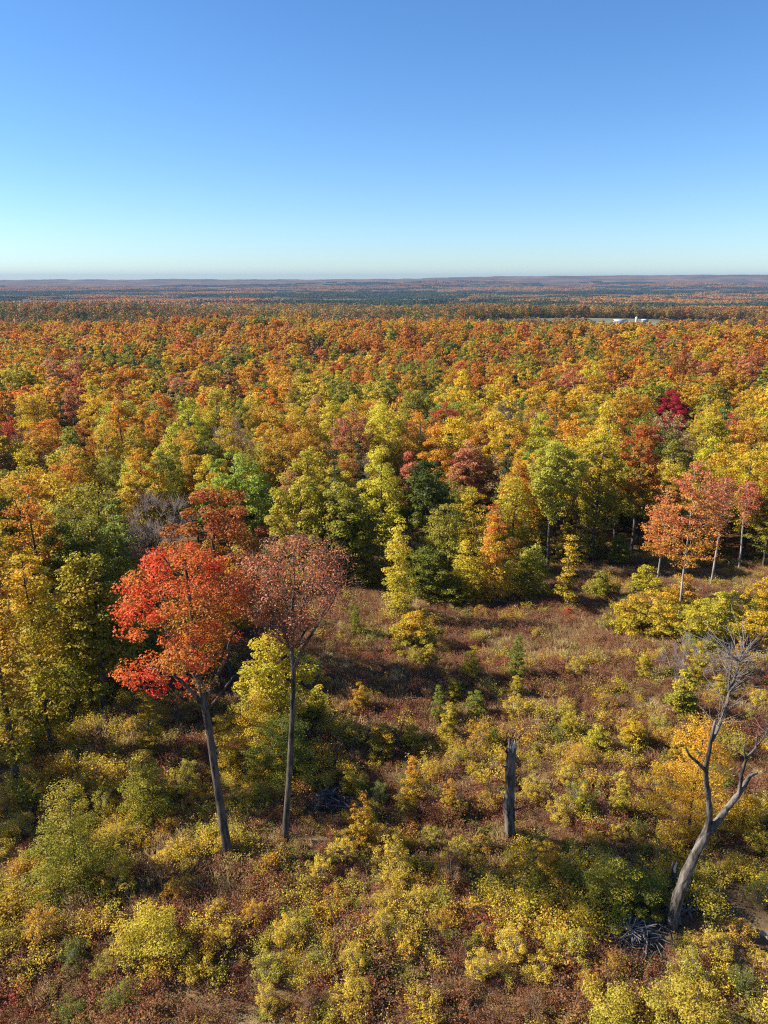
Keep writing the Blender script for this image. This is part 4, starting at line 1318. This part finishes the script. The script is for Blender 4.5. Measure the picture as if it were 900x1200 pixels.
def shrubs():
    g = np.random.default_rng(909)
    cand = []
    tries = 0
    while len(cand) < 150 and tries < 9000:
        tries += 1
        px = g.uniform(5, 895); py = g.uniform(690, 1190)
        # more of them toward the front, and on the yellow patches
        if g.uniform() > .2 + .8 * ((py - 690) / 500): continue
        x, y = None, None
        d = ray(px, py); t = (CAM_H + (0 if py > 760 else 1.0)) / -d[2]
        x, y = float(d[0] * t), float(d[1] * t)
        if not bool(clearing(np.array([x]), np.array([y]))[0]): continue
        if any(math.hypot(x - a, y - b) < c * .55 + .6 for a, b, c in HEROES): continue
        if math.hypot(x - HPX, y - HPY) < 2.3 or math.hypot(x - LX, y - LY) < 2.2 or math.hypot(x - SX, y - SY) < 1.2: continue
        if any(math.hypot(x - q[0], y - q[1]) < 1.5 for q in cand): continue
        if y > 50 and float(fbm(np.array([x / 6]), np.array([y / 6]), 61, 2)[0]) < .48: continue
        cand.append((x, y, px, py))
    anch = [((RX, RY), 'the red maple trunk'), ((PX, PY_), 'the pink maple trunk'), ((SX, SY), 'the broken snag'), ((LX, LY), 'the leaning dead tree')]
    anch += [(at(90, 1034), 'the cone shaped olive bush'), (at(178, 1130), 'the large soft yellow shrub'), (at(467, 722), 'the ragged yellow sapling'), (at(664, 714), 'the narrow crooked sapling'),
             (at(445, 888), 'the lone yellow orange shrub'), (at(738, 1098), 'the grey stick heap'), (at(455, 1105), 'the small stick scatter'), (at(712, 1220), 'the bottom edge olive bush'),
             (at(578, 706), 'the orange tipped sapling'), (at(822, 760), 'the bushy sapling by salmon trees'), (at(384, 942), 'the dark stick heap'), (at(720, 870), 'the two small bramble shrubs')]
    rows, cells = [], {}
    for (x, y, px, py) in cand:
        f = np.clip((py - 820) / 220, 0, 1)
        u = g.uniform()
        if u < .38: w, c, al = 'yellow', (.70, .50, .05), .25
        elif u < .62: w, c, al = 'golden', (.60, .34, .035), .25
        elif u < .84: w, c, al = 'olive', (.50, .41, .05), .4
        elif u < .93: w, c, al = 'green', (.17, .20, .03), .4
        else: w, c, al = 'red brown', (.24, .085, .045), .35
        vi = int(g.integers(0, 5)); sc = g.uniform(.5, .98)
        size = ('small' if sc < .66 else ('mid sized' if sc < .83 else 'large'))
        (ax, ay), an = min(anch, key=lambda a: math.hypot(x - a[0][0], y - a[0][1]))
        dx, dy = x - ax, y - ay
        side = ('beyond' if dy > 0 else 'in front of') if abs(dy) > abs(dx) else ('on the east side of' if dx > 0 else 'on the west side of')
        side = {'on the east side of': 'to the right of', 'on the west side of': 'to the left of'}.get(side, side)
        ck = (w, size, side, an)
        cells.setdefault(ck, []).append((math.hypot(dx, dy), len(rows)))
        rows.append([x, y, vi, sc, c, al, None])
    for (w, size, side, an), lst in cells.items():
        lst.sort()
        for n, (_, r) in enumerate(lst):
            o_ = '' if len(lst) == 1 else (', closest to it' if n == 0 else ', %s closest' % ORD[n])
            rows[r][6] = '%s %s shrub %s %s%s' % (size, w, side, an, o_)
    # taller saplings along the margin of the woods, one label each
    near_margin = []
    tries = 0
    while len(near_margin) < 62 and tries < 6000:
        tries += 1
        x = g.uniform(-36, 62); y = g.uniform(40, 104)
        if bool(clearing(np.array([x]), np.array([y]))[0]): continue
        if x > -10 and not near_edge(x, y): continue
        if x <= -10 and not near_edge(x + 4, y - 2) and g.uniform() < .6: continue
        if not bool(in_view(np.array([x]), np.array([y]), hgt(np.array([x]), np.array([y])) + 2, -4, 0, -4)[0]): continue
        if any(math.hypot(x - a, y - b) < 2.2 for a, b, c in HEROES) or any(math.hypot(x - q[0], y - q[1]) < 2.4 for q in near_margin): continue
        near_margin.append((x, y))
    mcells, mrows = {}, []
    for (x, y) in near_margin:
        u = g.uniform()
        if u < .35: w, c, al = 'green', (.17, .20, .03), .4
        elif u < .65: w, c, al = 'olive', (.40, .34, .04), .5
        elif u < .88: w, c, al = 'yellow', (.64, .48, .045), .5
        else: w, c, al = 'orange', (.6, .24, .04), .4
        px, _ = proj(x, y, h1(x, y) + 2)
        an = min(ANCH, key=lambda a: abs(a[0] - px))[1]
        mcells.setdefault((w, an), []).append((y, len(mrows)))
        mrows.append([x, y, int(g.integers(0, len(SAPS))), g.uniform(.6, 1.15), c, al, None])
    for (w, an), lst in mcells.items():
        lst.sort()
        for n, (_, r) in enumerate(lst):
            mrows[r][6] = '%s understory sapling in the woods margin near %s%s' % (w, an, '' if len(lst) == 1 else (', nearest' if n == 0 else ', %s nearest' % ORD[n]))
    for (x, y, vi, sc, c, al, lab) in mrows:
        f = g.uniform(.88, 1.12)
        t = thing('understory_sapling', (x, y, h1(x, y)), lab, 'sapling', 'saplings along the woods margin', g.uniform(0, 6.283), sc)
        link('trunk', SAPS[vi][0], t)
        o = link('crown', SAPS[vi][1], t); o.color = (c[0] * f, c[1] * f, c[2] * f, al)
    slim = []
    tries = 0
    while len(slim) < 26 and tries < 5000:
        tries += 1
        px = g.uniform(380, 890); py = g.uniform(715, 1000)
        d = ray(px, py); t = (CAM_H + (.3 if py < 760 else 0)) / -d[2]; x, y = float(d[0] * t), float(d[1] * t)
        if not bool(clearing(np.array([x]), np.array([y]))[0]): continue
        if any(math.hypot(x - a, y - b) < 2.0 for a, b, c in HEROES) or any(math.hypot(x - q[0], y - q[1]) < 2.2 for q in slim): continue
        slim.append((x, y))
    scells, srows = {}, []
    for (x, y) in slim:
        u = g.uniform()
        w, c, al = ('yellow', (.62, .46, .045), .5) if u < .55 else (('golden', (.62, .34, .035), .4) if u < .8 else ('green', (.22, .24, .035), .4))
        an = min(anch, key=lambda a: math.hypot(x - a[0][0], y - a[0][1]))
        scells.setdefault((w, an[1]), []).append((math.hypot(x - an[0][0], y - an[0][1]), len(srows)))
        srows.append([x, y, int(g.integers(0, 3)), g.uniform(.28, .5), c, al, None])
    for (w, an), lst in scells.items():
        lst.sort()
        for n, (_, r) in enumerate(lst):
            srows[r][6] = 'slim %s sapling above the brambles near %s%s' % (w, an, '' if len(lst) == 1 else (', closest' if n == 0 else ', %s closest' % ORD[n]))
    for (x, y, vi, sc, c, al, lab) in srows:
        t = thing('young_sapling', (x, y, h1(x, y)), lab, 'sapling', 'slim saplings in the clearing', g.uniform(0, 6.283), (sc * .9, sc * .9, sc * 1.1))
        link('trunk', SAPS[vi][0], t)
        o = link('crown', SAPS[vi][1], t); o.color = (*c, al)
    for (x, y, vi, sc, c, al, lab) in rows:
        f = g.uniform(.88, 1.12)
        t = thing('shrub', (x, y, h1(x, y)), lab, 'shrub', 'shrubs and sprouts across the clearing', g.uniform(0, 6.283), sc)
        link('stem', SHRUBS[vi][0], t)
        o = link('foliage', SHRUBS[vi][1], t); o.color = (c[0] * f, c[1] * f, c[2] * f, al)


shrubs()

# ------------------------------------------------------------------ farm in the distance
def farm():
    n = 40; th = np.linspace(0, 2 * math.pi, n, endpoint=False)
    V = [(FIELD[0], FIELD[1], h1(FIELD[0], FIELD[1]) + .25)]
    rings = np.linspace(.1, .97, 9)
    for r in rings:
        wob = 1 + .06 * np.sin(3 * th + 1) + .04 * np.sin(7 * th)
        xs = FIELD[0] + FIELD[2] * r * np.cos(th) * wob; ys = FIELD[1] + FIELD[3] * r * np.sin(th) * wob
        V += list(zip(xs, ys, hgt(xs, ys) + .25))
    V = np.array(V, float)
    jj = np.arange(n)
    F3 = np.stack([np.zeros(n, int), 1 + jj, 1 + (jj + 1) % n], axis=-1)
    F4 = np.concatenate([np.stack([1 + k * n + jj, 1 + (k + 1) * n + jj, 1 + (k + 1) * n + (jj + 1) % n, 1 + k * n + (jj + 1) % n], axis=-1) for k in range(len(rings) - 1)])
    m = plain('dry_field', (.14, .125, .05), .95, .35, .03)
    o = link('field', mesh_np('field', V, [F4, F3], [m], smooth_from=np.ones(len(F4) + len(F3), bool)))
    tag(o, 'pale dry field around the white farm buildings', 'field', kind='structure')
    white = plain('white_siding', (.40, .41, .43), .6, .06, .2); roofm = plain('metal_roof', (.42, .43, .46), .5, .06, .2); dark = plain('dark_opening', (.05, .05, .06), .8, .1)
    concrete = plain('silo_concrete', (.6, .6, .6), .8, .1, .3)
    def box(x0, x1, y0, y1, z0, z1):
        V = np.array([(x, y, z) for z in (z0, z1) for y in (y0, y1) for x in (x0, x1)], float)
        F = np.array([(0, 2, 3, 1), (4, 5, 7, 6), (0, 1, 5, 4), (2, 6, 7, 3), (0, 4, 6, 2), (1, 3, 7, 5)])
        return V, F
    def boxes(lst):
        VV, FF, off = [], [], 0
        for b in lst:
            V, F = box(*b); VV.append(V); FF.append(F + off); off += 8
        return np.concatenate(VV), [np.concatenate(FF)]
    def barn(px, py, Y, w, d, hh, rh, label, rz=0.0):
        q = on_plane(px, py, Y); x = q[0]
        z = h1(x, Y) + .3
        t = thing('barn', (x, Y, z), label, 'barn', rz=rz)
        V, F = boxes([(-w / 2, w / 2, -d / 2, d / 2, 0, hh)])
        link('wall', mesh_np('barn_wall', V, F, [white]), t)
        e = .5
        V = np.array([(-w / 2 - e, -d / 2 - e, hh + .02), (w / 2 + e, -d / 2 - e, hh + .02), (w / 2 + e, d / 2 + e, hh + .02), (-w / 2 - e, d / 2 + e, hh + .02), (-w / 2 - e, 0, hh + rh), (w / 2 + e, 0, hh + rh)], float)
        F4 = np.array([(0, 1, 5, 4), (2, 3, 4, 5), (0, 3, 2, 1)]); F3 = np.array([(0, 4, 3), (1, 2, 5)])
        link('roof', mesh_np('barn_roof', V, [F4, F3], [roofm]), t)
        V, F = boxes([(-w * .12, w * .12, -d / 2 - .12, -d / 2 - .02, .05, hh * .75)])
        link('door', mesh_np('barn_door', V, F, [dark]), t)
        return x, z
    barn(727, 375, 905, 15, 8, 2.6, 2.4, 'long white barn with pale roof at the edge of the distant field')
    barn(741, 376, 898, 5, 5, 2.0, 1.5, 'small white shed between the long barn and the silo', .3)
    barn(756, 374, 930, 7, 6, 1.8, 1.5, 'low pale shed farthest from the long barn across the field', -.2)
    q = on_plane(746, 372, 915); x = q[0]; z = h1(x, 915) + .3
    t = thing('silo', (x, 915, z), 'round pale silo behind the white farm sheds', 'silo')
    V, F = tubes([([(0, 0, 0), (0, 0, 3), (0, 0, 6.0)], [1.5, 1.5, 1.5])], 16)
    link('wall', mesh_np('silo_wall', V, F, [concrete]), t)
    V, F = tubes([([(0, 0, 5.98), (0, 0, 6.6), (0, 0, 7.1)], [1.6, 1.2, .5])], 16)
    link('roof', mesh_np('silo_roof', V, F, [roofm]), t)


farm()

# ------------------------------------------------------------------ haze
def haze():
    a_ = np.radians(np.linspace(-70, 70, 400)); rr_ = np.geomspace(1500, 12400, 300)
    R_, A_ = np.meshgrid(rr_, a_)
    ZTOP = max(CAM_H + 4, float(hgt(R_ * np.sin(A_), R_ * np.cos(A_)).max()) + 14)
    lo, hi = -130.0, ZTOP + 3.0
    E = 12600.0
    V = np.array([(x, y, z) for z in (lo, hi) for y in (-E, E) for x in (-E, E)], float)
    F = np.array([(0, 2, 3, 1), (4, 5, 7, 6), (0, 1, 5, 4), (2, 6, 7, 3), (0, 4, 6, 2), (1, 3, 7, 5)])
    m = bpy.data.materials.new('haze_air')
    t, N, L = nt(m)
    out = N.new('ShaderNodeOutputMaterial'); pv = N.new('ShaderNodeVolumePrincipled')
    pv.inputs['Color'].default_value = (.20, .33, .55, 1)
    pv.inputs['Density'].default_value = HAZE
    pv.inputs['Anisotropy'].default_value = 0.0
    L.new(pv.outputs[0], out.inputs['Volume'])
    o = link('haze', mesh_np('haze', V, [F], [m]))
    tag(o, 'thin bluish haze over the distant hills', 'haze', kind='stuff')


HAZE = 6.5e-5
haze()

# ------------------------------------------------------------------ light, sky, camera
SUN_EL = math.radians(34)
AZ = math.radians(-84)            # from +Y, clockwise: the sun stands to the west, a little ahead of the camera
sd = Vector((math.sin(AZ) * math.cos(SUN_EL), math.cos(AZ) * math.cos(SUN_EL), math.sin(SUN_EL)))
ld = bpy.data.lights.new('sun', 'SUN'); ld.energy = 5.0; ld.angle = math.radians(.53); ld.color = (1.0, .94, .84)
lo = bpy.data.objects.new('sun', ld); COL.objects.link(lo)
lo.rotation_euler = (-sd).to_track_quat('-Z', 'Y').to_euler(); lo.location = sd * 400

w = bpy.data.worlds.new('World'); scene.world = w; w.use_nodes = True
N, L = w.node_tree.nodes, w.node_tree.links
N.clear()
wo = N.new('ShaderNodeOutputWorld'); bg = N.new('ShaderNodeBackground')
sky = N.new('ShaderNodeTexSky'); sky.sky_type = 'NISHITA'; sky.sun_disc = False
sky.sun_elevation = SUN_EL; sky.sun_rotation = AZ % (2 * math.pi)
sky.air_density = 0.95; sky.dust_density = 0.14; sky.ozone_density = 2.0; sky.altitude = 400
bg.inputs['Strength'].default_value = 0.073
hs = N.new('ShaderNodeHueSaturation'); hs.inputs["Saturation"].default_value = 1.16; hs.inputs['Hue'].default_value = .497
L.new(sky.outputs[0], hs.inputs['Color'])
mx = N.new('ShaderNodeMix'); mx.data_type = 'RGBA'; mx.blend_type = 'MULTIPLY'; mx.inputs['Factor'].default_value = 1.0; mx.inputs['B'].default_value = (.68, .835, 1.06, 1)
L.new(hs.outputs[0], mx.inputs['A']); L.new(mx.outputs['Result'], bg.inputs[0]); L.new(bg.outputs[0], wo.inputs[0])

cd = bpy.data.cameras.new('camera'); cam = bpy.data.objects.new('camera', cd); COL.objects.link(cam)
cd.sensor_fit = 'VERTICAL'; cd.sensor_height = 24; cd.sensor_width = 18
cd.lens = 12 / (600 / FPX)
cam.location = (0, 0, CAM_H); cam.rotation_euler = (math.pi / 2 - PITCH, 0, 0)
cd.clip_start = .1; cd.clip_end = 60000
scene.camera = cam

vs = scene.view_settings
vs.view_transform = 'Standard'; vs.look = 'None'; vs.gamma = 1; vs.exposure = 1.22; vs.use_curve_mapping = False
scene.render.engine = 'CYCLES'
cy = scene.cycles
cy.max_bounces = 5; cy.diffuse_bounces = 3; cy.glossy_bounces = 1; cy.transmission_bounces = 3; cy.transparent_max_bounces = 4; cy.volume_bounces = 1
cy.use_denoising = False
cy.use_adaptive_sampling = False; cy.adaptive_threshold = .015
cy.sample_clamp_indirect = 4
scene.render.filter_size = 1.15
cy.filter_width = 1.15
